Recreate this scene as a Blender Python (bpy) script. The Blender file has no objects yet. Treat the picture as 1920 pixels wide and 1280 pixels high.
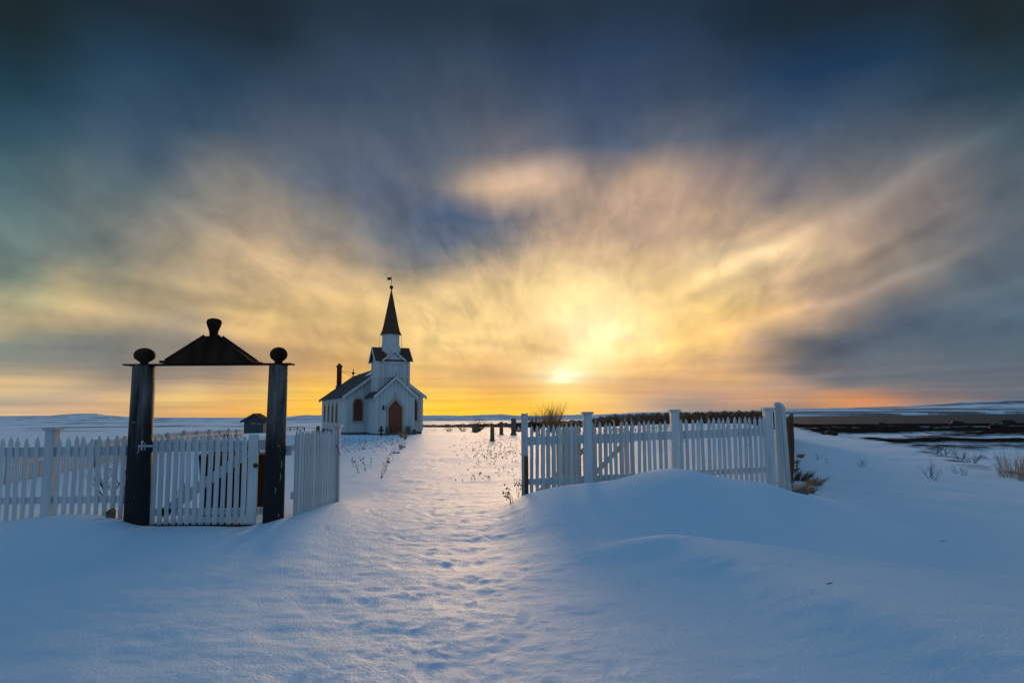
import bpy, bmesh, math, random
import numpy as np
from mathutils import Vector, Matrix
random.seed(7); rng = np.random.default_rng(7)
R = math.radians
scene = bpy.context.scene
COL = scene.collection

# ------------------------------------------------------------------ camera
F = 1250.0; PITCH = math.atan(131 / F); ROLL = R(0.35); EYE = Vector((0, 0, 1.65))
cam = bpy.data.objects.new("camera", bpy.data.cameras.new("camera")); COL.objects.link(cam)
cam.data.lens = 36 * F / 1920; cam.data.sensor_width = 36; cam.data.clip_start = 0.05; cam.data.clip_end = 20000
CM = Matrix.Rotation(R(90) + PITCH, 3, 'X') @ Matrix.Rotation(-ROLL, 3, 'Z')
cam.matrix_world = Matrix.Translation(EYE) @ CM.to_4x4()
scene.camera = cam
def at(px, py, Y):
    d = CM @ Vector(((px - 960) / F, (640 - py) / F, -1)); return EYE + d * (Y / d.y)
def azel(px, py):
    d = (CM @ Vector(((px - 960) / F, (640 - py) / F, -1))).normalized()
    return math.degrees(math.atan2(d.x, d.y)), math.degrees(math.asin(d.z))
def topx(az, el):
    a, e = R(az), R(el)
    d = CM.transposed() @ Vector((math.sin(a) * math.cos(e), math.cos(a) * math.cos(e), math.sin(e)))
    return 960 - F * d.x / d.z, 640 + F * d.y / d.z

# ------------------------------------------------------------------ view
scene.view_settings.view_transform = 'Standard'; scene.view_settings.look = 'None'
scene.view_settings.exposure = 0; scene.view_settings.gamma = 1
scene.render.engine = 'CYCLES'
scene.cycles.use_denoising = True
scene.cycles.max_bounces = 6
scene.cycles.sample_clamp_indirect = 3

SUN_AZ, SUN_EL = azel(1057, 706)

# ------------------------------------------------------------------ node helpers
class NT:
    def __init__(s, tree): s.t = tree; tree.nodes.clear()
    def n(s, typ, **kw):
        nd = s.t.nodes.new(typ)
        for k, v in kw.items():
            if k.startswith('_'): nd.inputs[k[1:].replace('_', ' ')].default_value = v
            else: setattr(nd, k, v)
        return nd
    def l(s, a, b): s.t.links.new(a, b)
    def math(s, op, a, b=None, c=None, clamp=False):
        m = s.t.nodes.new('ShaderNodeMath'); m.operation = op; m.use_clamp = clamp
        for i, v in enumerate((a, b, c)):
            if v is None: continue
            if isinstance(v, (int, float)): m.inputs[i].default_value = v
            else: s.l(v, m.inputs[i])
        return m.outputs[0]
    def maprange(s, v, a, b, c=0.0, d=1.0, smooth=False):
        m = s.t.nodes.new('ShaderNodeMapRange'); m.interpolation_type = 'SMOOTHSTEP' if smooth else 'LINEAR'
        s.l(v, m.inputs[0]); m.inputs[1].default_value = a; m.inputs[2].default_value = b
        m.inputs[3].default_value = c; m.inputs[4].default_value = d; return m.outputs[0]
    def mix(s, f, a, b, typ='MIX'):
        m = s.t.nodes.new('ShaderNodeMix'); m.data_type = 'RGBA'; m.blend_type = typ
        for sock, v in ((m.inputs[0], f), (m.inputs[6], a), (m.inputs[7], b)):
            if isinstance(v, (int, float)): sock.default_value = v
            elif isinstance(v, (tuple, list)): sock.default_value = (*v[:3], 1)
            else: s.l(v, sock)
        return m.outputs[2]
    def noise(s, vec, scale, detail=3, rough=.5, dist=0.0):
        nd = s.t.nodes.new('ShaderNodeTexNoise'); nd.inputs['Scale'].default_value = scale
        nd.inputs['Detail'].default_value = detail; nd.inputs['Roughness'].default_value = rough
        nd.inputs['Distortion'].default_value = dist
        if vec is not None: s.l(vec, nd.inputs['Vector'])
        return nd
    def vec(s, x, y, z):
        c = s.t.nodes.new('ShaderNodeCombineXYZ')
        for i, v in enumerate((x, y, z)):
            if isinstance(v, (int, float)): c.inputs[i].default_value = v
            else: s.l(v, c.inputs[i])
        return c.outputs[0]

def lin(c):
    c = c / 255.0
    return c / 12.92 if c <= .04045 else ((c + .055) / 1.055) ** 2.4

# ------------------------------------------------------------------ sky
# colours of the cloudy dusk sky by direction, read as (photo x, photo y, sRGB)
A = """0 -40 24 36 40|480 -40 24 38 46|960 -40 26 39 48|1440 -40 22 36 46|1920 -40 24 36 42
0 20 26 42 47|480 20 28 45 56|960 20 30 45 55|1440 20 26 42 54|1900 20 28 43 48
0 150 27 56 70|300 150 34 62 84|600 150 48 68 88|960 150 52 70 90|1130 130 40 62 92|1300 150 50 68 86|1500 130 22 54 88|1700 150 28 56 80|1900 150 34 58 70
0 210 38 72 88|300 210 48 76 98|600 210 66 84 104|960 210 76 90 106|1150 210 56 78 110|1300 210 74 88 104|1500 200 48 76 106|1700 210 60 80 98|1900 210 50 74 86
0 270 52 86 100|300 270 72 94 110|600 270 84 98 114|800 270 82 98 116|980 270 112 112 118|1100 270 72 92 118|1250 270 96 104 116|1450 270 76 94 114|1660 265 98 108 116|1750 270 92 102 110|1900 270 66 86 98
0 350 78 106 112|200 350 92 112 116|420 350 120 122 118|600 350 94 106 120|720 350 86 100 124|800 350 110 115 122|900 340 178 156 128|960 338 190 166 132|1040 345 172 150 124|1100 350 140 130 120|1160 375 178 152 120|1230 340 165 145 122|1350 330 140 126 120|1480 350 112 112 118|1600 310 100 105 112|1700 350 122 118 116|1900 330 88 98 106
0 430 96 120 120|150 430 108 124 122|300 430 132 132 122|450 420 160 146 122|600 430 150 142 124|700 430 120 122 124|760 425 94 112 132|830 415 84 108 138|900 430 100 114 132|980 430 134 128 126|1100 440 176 154 122|1180 420 150 134 120|1300 430 172 150 120|1420 430 172 152 120|1560 400 158 142 122|1700 400 140 130 120|1800 430 112 113 116|1910 430 90 102 112
0 500 112 130 124|200 500 136 140 122|350 500 170 158 122|500 490 184 164 122|620 500 172 154 122|720 490 140 136 126|800 490 128 128 126|900 490 166 152 124|1000 490 205 180 134|1100 480 214 188 138|1220 490 205 178 130|1320 480 206 184 140|1420 480 214 192 146|1520 470 205 182 138|1620 470 168 150 124|1750 480 118 118 116|1900 490 88 104 114
0 560 150 156 124|130 560 180 168 120|300 560 172 158 116|450 545 186 166 118|600 540 208 182 124|720 550 212 186 126|820 560 226 198 138|920 540 222 194 132|1020 540 246 218 150|1120 550 254 228 160|1240 540 238 206 140|1360 530 226 200 142|1480 530 200 174 132|1560 545 176 152 124|1650 540 134 126 118|1800 545 96 108 116|1900 550 84 104 118
0 600 186 172 122|150 600 182 166 118|300 610 158 148 118|500 600 206 178 116|640 590 214 184 120|800 590 240 208 140|950 590 248 216 146|1080 590 254 232 168|1130 620 255 238 184|1220 600 252 220 144|1350 590 244 206 128|1450 590 232 192 122|1520 590 186 158 122|1600 590 112 114 118|1750 600 80 100 118|1900 600 78 102 120
0 650 124 134 124|150 650 122 128 124|300 650 132 130 120|560 650 200 168 110|680 650 218 184 118|830 640 244 210 138|950 640 250 216 142|1040 650 226 188 122|1110 655 255 238 180|1200 650 254 220 142|1330 640 250 208 124|1400 650 206 170 120|1480 640 122 118 118|1600 650 88 104 118|1900 650 84 104 118
0 690 128 134 124|150 690 130 130 122|300 690 134 128 118|420 690 140 130 116|560 690 182 150 104|640 690 216 172 100|830 690 238 198 124|930 690 226 184 120|1010 695 248 214 140|1060 704 255 252 225|1110 700 252 222 150|1180 690 244 202 126|1290 690 226 184 120|1380 690 192 160 122|1500 690 118 116 118|1650 690 96 108 118|1900 690 92 106 118
0 715 220 188 128|100 716 212 184 130|200 722 150 140 120|300 722 150 136 118|450 725 176 150 112|560 720 222 176 96|700 720 244 196 100|850 720 226 182 112|960 722 212 166 104|1050 722 244 202 122|1150 722 206 164 112|1300 720 204 166 122|1380 715 236 190 118|1440 722 168 142 122|1600 720 106 112 120|1900 720 98 108 118
0 735 222 196 138|80 738 186 178 140|200 738 206 184 136|330 735 224 194 128|500 735 232 196 108|600 735 250 202 80|850 738 254 206 90|950 745 232 180 84|1060 742 255 232 130|1120 748 252 212 120|1200 742 200 164 120|1350 742 172 148 126|1480 738 150 134 124|1700 735 110 114 122|1900 735 102 110 120
0 755 152 148 134|100 755 180 158 132|200 753 212 176 126|330 750 236 200 116|450 755 228 184 104|560 755 252 196 76|700 755 255 204 74|850 760 254 206 66|960 762 255 204 70|1060 762 252 204 88|1150 765 220 180 110|1250 757 160 146 130|1380 750 196 154 116|1450 748 246 180 96|1550 748 232 158 92|1650 750 222 148 92|1720 752 150 124 112|1900 745 106 112 122
0 772 226 192 140|150 770 222 186 134|300 772 206 166 114|420 776 240 180 96|560 776 252 192 70|850 775 255 204 56|960 775 255 202 62|1080 775 250 206 92|1180 768 200 176 132|1280 764 140 140 138|1400 762 134 130 130|1500 758 120 118 122|1620 760 214 146 92|1720 758 140 120 114|1900 752 110 114 124"""
pts = []
for row in A.split('\n'):
    for e in row.split('|'):
        pts.append([float(v) for v in e.split()])
pts = np.array(pts)
def skycol(px, py):
    sy = np.where(np.minimum(py, 9e9) > 700, 11.0, np.where(py > 620, 15.0, np.where(py < 240, 34.0, 22.0)))
    sx = 95.0 if py < 200 else 70.0 if py < 290 else 46.0 if py < 640 else 42.0
    d2 = ((pts[:, 0] - px) / sx) ** 2 + ((pts[:, 1] - py) / float(sy)) ** 2
    w = np.exp(-.5 * (d2 - d2.min())); w /= w.sum()
    c = w @ pts[:, 2:]
    t = min(max((c[0] - c[2]) / 60, 0), 1) * min(max((c[0] - 90) / 60, 0), 1) * min(max((250 - c[0]) / 60, 0.25), 1)   # sunlit cloud: creamier, less olive
    return np.minimum(c + np.array([9, 5, 10]) * t + np.array([1, 1, 2]), 255)
ELS = [0.0, .35, .8, 1.3, 1.8, 2.3, 2.8, 3.3, 3.9, 4.6, 5.5, 6.5, 7.8, 9.2, 10.8, 12.5, 14.5, 16.5, 19, 22, 25.5, 29, 33]
AZ0, AZ1, NAZ = -42.0, 42.0, 32

world = bpy.data.worlds.new("World"); scene.world = world; world.use_nodes = True
W = NT(world.node_tree)
tc = W.n('ShaderNodeTexCoord'); sep = W.n('ShaderNodeSeparateXYZ'); W.l(tc.outputs['Generated'], sep.inputs[0])
X, Y, Z = sep.outputs
az = W.math('MULTIPLY', W.math('ARCTAN2', X, Y), 180 / math.pi)
el = W.math('MULTIPLY', W.math('ARCSINE', Z), 180 / math.pi)
# cloud-sheet coordinates: the long streaks run towards the sun and fan out from it
aa = W.math('SUBTRACT', az, SUN_AZ - .5); ee = W.math('ADD', el, 2.5)
th = W.math('ARCTAN2', ee, aa)
lr = W.math('LOGARITHM', W.math('SQRT', W.math('ADD', W.math('ADD', W.math('MULTIPLY', aa, aa), W.math('MULTIPLY', ee, ee)), 9.0)), math.e)
n1 = W.noise(W.vec(W.math('MULTIPLY', th, 1.3), W.math('MULTIPLY', lr, 1.5), 3.7), 2.2, 3, .5, .4)
n2 = W.noise(W.vec(W.math('MULTIPLY', th, 2.4), W.math('MULTIPLY', lr, 2.3), 9.1), 2.6, 5, .52, .5)
hz = W.noise(W.vec(W.math('MULTIPLY', az, .035), W.math('MULTIPLY', el, 1.1), 1.3), 1.6, 4, .55, .2)
low = W.maprange(el, 0.5, 7, 1, 0, True)
hi = W.math('MULTIPLY', W.math('SUBTRACT', 1.0, low), W.maprange(el, 13, 26, 1, .42, True))
# ragged displacement of the cloud pattern
s1 = W.n('ShaderNodeSeparateColor'); W.l(n1.outputs['Color'], s1.inputs[0])
azw = W.math('ADD', az, W.math('MULTIPLY', W.math('SUBTRACT', s1.outputs[0], .5), W.maprange(el, 1, 12, .8, 3.6)))
elw = W.math('ADD', el, W.math('MULTIPLY', W.math('SUBTRACT', s1.outputs[1], .5), W.maprange(el, 1, 14, 0.15, 2.6)))
fac = W.maprange(azw, AZ0, AZ1)
col = None
for i, e in enumerate(ELS):
    cr = W.n('ShaderNodeValToRGB'); cr.color_ramp.interpolation = 'CARDINAL'
    el_ = cr.color_ramp.elements
    while len(el_) < NAZ: el_.new(.5)
    for k in range(NAZ):
        a = AZ0 + (AZ1 - AZ0) * k / (NAZ - 1)
        px, py = topx(a, e); px = min(max(px, 0), 1920)
        c = skycol(px, py)
        el_[k].position = k / (NAZ - 1); el_[k].color = (*[lin(x) for x in c], 1)
    W.l(fac, cr.inputs[0])
    if col is None: col = cr.outputs[0]
    else: col = W.mix(W.maprange(elw, ELS[i - 1], e), col, cr.outputs[0])
# brightness of the streaks
n3 = W.noise(W.vec(W.math('MULTIPLY', th, 6.0), W.math('MULTIPLY', lr, 2.9), 21.1), 2.4, 4, .5, .35)
n4 = W.noise(W.vec(W.math('MULTIPLY', az, .07), W.math('MULTIPLY', el, .09), 2.1), 1.3, 2, .5)
fine = W.math('MULTIPLY', W.math('MULTIPLY', W.math('SUBTRACT', n3.outputs[0], .5), hi), W.maprange(n4.outputs[0], .38, .62, .25, .8))
st = W.math('ADD', fine, W.math('ADD', W.math('MULTIPLY', W.math('SUBTRACT', n2.outputs[0], .5), W.math('MULTIPLY', hi, .85)),
            W.math('MULTIPLY', W.math('SUBTRACT', hz.outputs[0], .5), W.math('MULTIPLY', low, .75))))
cx1, cy1 = azel(1090, 640)
c1 = W.math('DIVIDE', W.math('SUBTRACT', az, cx1), 9.0); c2 = W.math('DIVIDE', W.math('SUBTRACT', el, cy1), 6.0)
calm = W.math('EXPONENT', W.math('MULTIPLY', W.math('ADD', W.math('MULTIPLY', c1, c1), W.math('MULTIPLY', c2, c2)), -1.0))
gain = W.math('ADD', 1.0, W.math('MULTIPLY', st, W.math('SUBTRACT', 1.0, W.math('MULTIPLY', calm, .62))))
vm = W.n('ShaderNodeVectorMath', operation='SCALE'); W.l(col, vm.inputs[0]); W.l(gain, vm.inputs['Scale'])
col = vm.outputs[0]
# individual cloud streaks and rifts: centre, half length, half width in photo pixels, slope, gain
STREAKS = [(950, 332, 95, 20, 2, .38), (1040, 350, 60, 24, -8, .22), (1175, 372, 60, 26, 28, .30), (1290, 345, 70, 20, 30, .15), (1240, 425, 120, 14, 14, .14), (1390, 492, 90, 11, 24, .26), (1480, 455, 150, 13, 24, .20),
           (1690, 355, 130, 16, 20, .22), (1800, 280, 130, 16, 28, .20), (1560, 560, 150, 8, 14, .22), (450, 455, 150, 22, -26, .16), (560, 545, 150, 12, -10, .14), (180, 585, 220, 11, -7, .26),
           (300, 520, 140, 12, -6, .10), (640, 612, 160, 9, -4, .12), (1060, 560, 60, 26, 30, .12), (1115, 648, 60, 22, 30, .26), (1250, 650, 120, 10, 12, .12),
           (1610, 625, 170, 26, 19, -.18), (1480, 655, 80, 12, 24, -.15), (1560, 505, 130, 9, 20, -.18), (1700, 450, 120, 10, 22, -.14), (820, 420, 90, 34, 6, -.20), (720, 380, 90, 22, -14, -.12),
           (690, 500, 120, 16, -12, -.16), (1340, 545, 90, 9, 14, -.18), (1010, 655, 70, 7, -8, -.20), (900, 640, 80, 6, 2, -.12), (1090, 270, 16, 60, 0, -.14), (1460, 210, 130, 30, 16, -.12), (380, 560, 160, 10, -8, -.12),
           (560, 665, 150, 10, -3, -.16), (1210, 712, 140, 6, -3, -.16), (900, 698, 130, 7, -4, -.14), (1420, 430, 110, 8, 20, .12), (1820, 560, 120, 9, 14, .14), (1740, 500, 110, 8, 20, .12)]
tot = None
for (cx_, cy_, hl, hw_, an, gn) in STREAKS:
    a0_, e0_ = azel(cx_, cy_); kk = 1250 * math.pi / 180
    L_, W_ = hl / kk * 1.25, hw_ / kk * 1.2; ca, sa_ = math.cos(R(an)), math.sin(R(an))
    da = W.math('SUBTRACT', azw, a0_); de = W.math('SUBTRACT', elw, e0_)
    p1 = W.math('ADD', W.math('MULTIPLY', da, ca / L_), W.math('MULTIPLY', de, sa_ / L_))
    p2 = W.math('SUBTRACT', W.math('MULTIPLY', de, ca / W_), W.math('MULTIPLY', da, sa_ / W_))
    g_ = W.math('MULTIPLY', W.math('EXPONENT', W.math('MULTIPLY', W.math('ADD', W.math('MULTIPLY', p1, p1), W.math('MULTIPLY', p2, p2)), -1.0)), gn)
    tot = g_ if tot is None else W.math('ADD', tot, g_)
vm2 = W.n('ShaderNodeVectorMath', operation='SCALE'); W.l(col, vm2.inputs[0]); W.l(W.math('ADD', 1.0, tot), vm2.inputs['Scale']); col = vm2.outputs[0]
gain = W.math('ADD', gain, tot)
warm = W.mix(W.math('MULTIPLY', W.maprange(W.math('SUBTRACT', 1.0, gain), -.22, .22), .55), (1.06, 1.0, .96), (.90, .95, 1.10))
col = W.mix(1.0, col, warm, 'MULTIPLY')
# the sky outside the photograph: deep blue overhead, blue-grey dusk sky opposite the sun
up = W.maprange(el, 30, 52, 0, 1, True)
col = W.mix(up, col, (.102, .25, .47))
back = W.maprange(W.math('ABSOLUTE', az), 46, 95, 0, 1, True)
bcol = W.mix(W.maprange(el, 0, 30), (.18, .22, .27), (.12, .235, .39))
col = W.mix(back, col, bcol)
# clear-sky share under the thin cloud
sky = W.n('ShaderNodeTexSky'); sky.sky_type = 'NISHITA'; sky.sun_disc = False
sky.sun_elevation = R(SUN_EL); sky.sun_rotation = R(SUN_AZ)
ns = W.n('ShaderNodeVectorMath', operation='SCALE'); W.l(sky.outputs[0], ns.inputs[0]); ns.inputs['Scale'].default_value = .05
col = W.mix(.04, col, ns.outputs[0])
# the sun burning through the thin cloud
sd = Vector((math.sin(R(SUN_AZ)) * math.cos(R(SUN_EL)), math.cos(R(SUN_AZ)) * math.cos(R(SUN_EL)), math.sin(R(SUN_EL))))
s2 = W.n('ShaderNodeSeparateColor'); hz2 = W.noise(W.vec(W.math('MULTIPLY', az, .35), W.math('MULTIPLY', el, 1.6), 4.4), .9, 3, .6); W.l(hz2.outputs['Color'], s2.inputs[0])
dx = W.math('DIVIDE', W.math('ADD', W.math('SUBTRACT', az, SUN_AZ), W.math('MULTIPLY', W.math('SUBTRACT', s2.outputs[0], .5), 2.4)), 1.0)
dy = W.math('DIVIDE', W.math('ADD', W.math('SUBTRACT', el, SUN_EL), W.math('MULTIPLY', W.math('SUBTRACT', s2.outputs[1], .5), 1.6)), .55)
g = W.math('EXPONENT', W.math('MULTIPLY', W.math('ADD', W.math('MULTIPLY', dx, dx), W.math('MULTIPLY', dy, dy)), -1.0))
gs = W.n('ShaderNodeVectorMath', operation='SCALE'); gs.inputs[0].default_value = (.42, .38, .3); W.l(g, gs.inputs['Scale'])
wx_, wy_ = azel(1105, 640)
dx2 = W.math('DIVIDE', W.math('SUBTRACT', az, wx_), 6.0); dy2 = W.math('DIVIDE', W.math('SUBTRACT', el, wy_), 3.6)
g2 = W.math('EXPONENT', W.math('MULTIPLY', W.math('ADD', W.math('MULTIPLY', dx2, dx2), W.math('MULTIPLY', dy2, dy2)), -1.0))
gw_ = W.n('ShaderNodeVectorMath', operation='SCALE'); gw_.inputs[0].default_value = (.08, .065, .045); W.l(g2, gw_.inputs['Scale'])
ad0 = W.n('ShaderNodeVectorMath', operation='ADD'); W.l(col, ad0.inputs[0]); W.l(gw_.outputs[0], ad0.inputs[1]); col = ad0.outputs[0]
ad = W.n('ShaderNodeVectorMath', operation='ADD'); W.l(col, ad.inputs[0]); W.l(gs.outputs[0], ad.inputs[1])
bg = W.n('ShaderNodeBackground'); W.l(ad.outputs[0], bg.inputs[0]); bg.inputs[1].default_value = 1.0
wo = W.n('ShaderNodeOutputWorld'); W.l(bg.outputs[0], wo.inputs[0])

sl = bpy.data.lights.new("sun", 'SUN'); sl.energy = 3.0; sl.angle = R(18); sl.color = (1, .62, .30)
so = bpy.data.objects.new("sun", sl); COL.objects.link(so)
ld = Vector((math.sin(R(0.0)) * math.cos(R(SUN_EL + 3)), math.cos(R(0.0)) * math.cos(R(SUN_EL + 3)), math.sin(R(SUN_EL + 3))))
so.rotation_euler = (-ld).to_track_quat('-Z', 'Y').to_euler(); so.location = (5, 60, 20)

# ------------------------------------------------------------------ materials
def mat(name, color, rough=.7, spec=.3, metal=0.0, var=.0, vscale=5.0, vcol=None, bump=0.0, bscale=30, stretch=None, ao=False):
    m = bpy.data.materials.new(name); m.use_nodes = True; t = NT(m.node_tree)
    p = t.n('ShaderNodeBsdfPrincipled'); o = t.n('ShaderNodeOutputMaterial'); t.l(p.outputs[0], o.inputs[0])
    p.inputs['Roughness'].default_value = rough; p.inputs['Specular IOR Level'].default_value = spec
    p.inputs['Metallic'].default_value = metal
    c = t.n('ShaderNodeTexCoord'); vsrc = c.outputs['Object']
    if stretch:
        mp = t.n('ShaderNodeMapping'); mp.inputs['Scale'].default_value = stretch; t.l(vsrc, mp.inputs[0]); vsrc = mp.outputs[0]
    if vcol is not None:
        n = t.noise(vsrc, vscale, 5, .6)
        f = t.maprange(n.outputs[0], .5 - var, .5 + var)
        t.l(t.mix(f, color, vcol), p.inputs['Base Color'])
    else: p.inputs['Base Color'].default_value = (*color, 1)
    if bump:
        n = t.noise(vsrc, bscale, 4, .6); b = t.n('ShaderNodeBump'); b.inputs['Strength'].default_value = 1
        b.inputs['Distance'].default_value = bump; t.l(n.outputs[0], b.inputs['Height']); t.l(b.outputs[0], p.inputs['Normal'])
    return m

def mat_paintwood(name, color, dirt, wear=.06, scale=7):
    """Painted boards: vertical grain, grey grime patches and a few worn spots showing bare wood."""
    m = bpy.data.materials.new(name); m.use_nodes = True; t = NT(m.node_tree)
    p = t.n('ShaderNodeBsdfPrincipled'); o = t.n('ShaderNodeOutputMaterial'); t.l(p.outputs[0], o.inputs[0])
    p.inputs['Roughness'].default_value = .6; p.inputs['Specular IOR Level'].default_value = .25
    c = t.n('ShaderNodeTexCoord'); mp = t.n('ShaderNodeMapping'); mp.inputs['Scale'].default_value = (1, 1, .12)
    t.l(c.outputs['Object'], mp.inputs[0])
    n1 = t.noise(mp.outputs[0], scale, 5, .6); n2 = t.noise(mp.outputs[0], scale * 9, 3, .6); n3 = t.noise(c.outputs['Object'], scale * 2.5, 4, .7)
    a = t.mix(t.maprange(n1.outputs[0], .38, .68), color, dirt)
    worn = t.maprange(n3.outputs[0], .72 - wear, .74 - wear * .5)
    a = t.mix(worn, a, tuple(x * .45 for x in dirt))
    oi = t.n('ShaderNodeObjectInfo'); tone = t.maprange(oi.outputs['Random'], 0, 1, .78, 1.04)
    a = t.mix(1.0, a, t.vec(tone, tone, tone), 'MULTIPLY')
    t.l(a, p.inputs['Base Color'])
    b = t.n('ShaderNodeBump'); b.inputs['Distance'].default_value = .004; t.l(n2.outputs[0], b.inputs['Height']); t.l(b.outputs[0], p.inputs['Normal'])
    return m

M = {}
M['paint'] = mat_paintwood('white_fence_paint', (.72, .74, .74), (.50, .53, .54), .05)
M['paint2'] = mat_paintwood('old_and_dim_fence_paint', (.60, .60, .58), (.42, .41, .38), .08)
M['brownwood_and_shade'] = mat('brown_wood_and_shade', (.16, .085, .04), .8, .2, vcol=(.09, .05, .028), var=.15, vscale=6, bump=.003, stretch=(1, 1, .1))  # bare wood; also carries the side fence's shade and the bin's lit rim
M['tarwood'] = mat('dark_tarred_wood', (.016, .009, .006), .85, .08, vcol=(.065, .034, .019), var=.2, vscale=5, bump=.006, bscale=14, stretch=(1, 1, .1))
M['iron'] = mat('dark_iron', (.03, .028, .028), .5, .5, metal=.6)
M['rust'] = mat('rusty_iron', (.16, .06, .025), .85, .2, vcol=(.05, .025, .015), var=.2, vscale=30)
M['hinge'] = mat('frosted_steel', (.45, .46, .48), .45, .5, metal=.5)
M['slate'] = mat('slate_roof', (.09, .092, .085), .9, .08, vcol=(.06, .06, .058), var=.2, vscale=3, bump=.02, bscale=6, stretch=(1, 1, 3))
M['brownroof'] = mat('brown_tower_roof', (.12, .065, .045), .85, .08, vcol=(.085, .05, .038), var=.2, vscale=3, bump=.01, bscale=9)
M['brick'] = mat('chimney_brick', (.18, .065, .04), .9, .05, vcol=(.10, .04, .028), var=.2, vscale=6, bump=.01)
M['door'] = mat('red_brown_door', (.27, .085, .04), .6, .2, vcol=(.2, .06, .03), var=.2, vscale=4, stretch=(6, 6, .5), bump=.006, bscale=6)
M['shutter'] = mat('dark_red_pane', (.16, .045, .028), .45, .3, vcol=(.11, .035, .025), var=.2, vscale=3)
M['glass'] = mat('dark_window_glass', (.035, .018, .016), .12, .5)
M['trim'] = mat('ochre_trim', (.52, .40, .29), .7, .2, vcol=(.42, .32, .24), var=.2, vscale=4)
M['grey'] = mat('grey_foundation', (.20, .19, .18), .9, .1, vcol=(.10, .1, .1), var=.2, vscale=3)
M['shed'] = mat('blue_grey_boards', (.085, .10, .115), .8, .2, vcol=(.06, .07, .08), var=.2, vscale=4, stretch=(6, 6, .4))
M['turf'] = mat('turf_roof', (.05, .03, .02), .95, .05, vcol=(.10, .05, .03), var=.2, vscale=6)
M['stone'] = mat('dark_gravestone', (.12, .095, .075), .9, .1, vcol=(.19, .15, .12), var=.2, vscale=4)
M['orange'] = mat('ochre_sign', (.42, .22, .06), .6, .3)
M['twig'] = mat('bare_twigs', (.055, .035, .024), .8, .2, vcol=(.09, .05, .03), var=.2, vscale=8)
M['twigdark'] = mat('dark_twigs', (.022, .017, .015), .85, .2)
M['willow'] = mat('willow_twigs', (.55, .26, .08), .7, .1, vcol=(.32, .16, .07), var=.2, vscale=3)  # orange light from the low sun put into the twig colour
M['straw'] = mat('dry_straw', (.62, .36, .16), .8, .2, vcol=(.2, .11, .055), var=.2, vscale=8)
M['heath'] = mat('brown_heath', (.24, .105, .042), .95, .0, vcol=(.15, .07, .03), var=.2, vscale=.3)
M['kelp'] = mat('wet_dark_rock', (.016, .016, .015), .7, .3, vcol=(.03, .026, .02), var=.2, vscale=1.5, bump=.05, bscale=3)
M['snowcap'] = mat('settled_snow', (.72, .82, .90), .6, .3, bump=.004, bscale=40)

def mat_post():
    m = bpy.data.materials.new('weathered_log'); m.use_nodes = True; t = NT(m.node_tree)
    p = t.n('ShaderNodeBsdfPrincipled'); o = t.n('ShaderNodeOutputMaterial'); t.l(p.outputs[0], o.inputs[0])
    p.inputs['Roughness'].default_value = .7; p.inputs['Specular IOR Level'].default_value = .3
    c = t.n('ShaderNodeTexCoord'); mp = t.n('ShaderNodeMapping'); mp.inputs['Scale'].default_value = (1, 1, .13); t.l(c.outputs['Object'], mp.inputs[0])
    n1 = t.noise(mp.outputs[0], 9, 5, .65); n2 = t.noise(c.outputs['Object'], 22, 2, .6); n3 = t.noise(mp.outputs[0], 40, 4, .6)
    a = t.mix(t.maprange(n1.outputs[0], .35, .66), (.03, .026, .023), (.20, .18, .165))
    # log darkens towards its foot, with an uneven upper edge
    sp = t.n('ShaderNodeSeparateXYZ'); t.l(c.outputs['Object'], sp.inputs[0])
    hgt = t.math('ADD', sp.outputs[2], t.math('MULTIPLY', t.math('SUBTRACT', n1.outputs[0], .5), 1.6))
    a = t.mix(t.maprange(hgt, 1.1, 1.9), (.012, .012, .014), a)
    chip = t.maprange(n2.outputs[0], .735, .75)
    a = t.mix(chip, a, (.5, .52, .54)); t.l(a, p.inputs['Base Color'])
    b = t.n('ShaderNodeBump'); b.inputs['Distance'].default_value = .012; t.l(n3.outputs[0], b.inputs['Height']); t.l(b.outputs[0], p.inputs['Normal'])
    return m
M['log'] = mat_post()

def mat_church():
    m = bpy.data.materials.new('white_board_cladding'); m.use_nodes = True; t = NT(m.node_tree)
    p = t.n('ShaderNodeBsdfPrincipled'); o = t.n('ShaderNodeOutputMaterial'); t.l(p.outputs[0], o.inputs[0])
    p.inputs['Roughness'].default_value = .65; p.inputs['Specular IOR Level'].default_value = .2
    c = t.n('ShaderNodeTexCoord'); sp = t.n('ShaderNodeSeparateXYZ'); t.l(c.outputs['Object'], sp.inputs[0])
    s = t.math('ADD', sp.outputs[0], sp.outputs[1])
    saw = t.math('FRACT', t.math('MULTIPLY', s, 3.6))
    edge = t.math('LESS_THAN', saw, .12)
    mp = t.n('ShaderNodeMapping'); mp.inputs['Scale'].default_value = (1, 1, .15); t.l(c.outputs['Object'], mp.inputs[0])
    n = t.noise(mp.outputs[0], 1.6, 5, .6)
    a = t.mix(t.maprange(n.outputs[0], .35, .7), (.68, .68, .66), (.54, .55, .54))
    a = t.mix(t.math('MULTIPLY', edge, .28), a, (.28, .28, .27)); t.l(a, p.inputs['Base Color'])
    b = t.n('ShaderNodeBump'); b.inputs['Distance'].default_value = .02; b.invert = True
    t.l(edge, b.inputs['Height']); t.l(b.outputs[0], p.inputs['Normal'])
    return m
M['church'] = mat_church()
M['churchtrim'] = mat('white_church_trim', (.70, .70, .68), .6, .15, vcol=(.60, .60, .58), var=.2, vscale=2)

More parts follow.
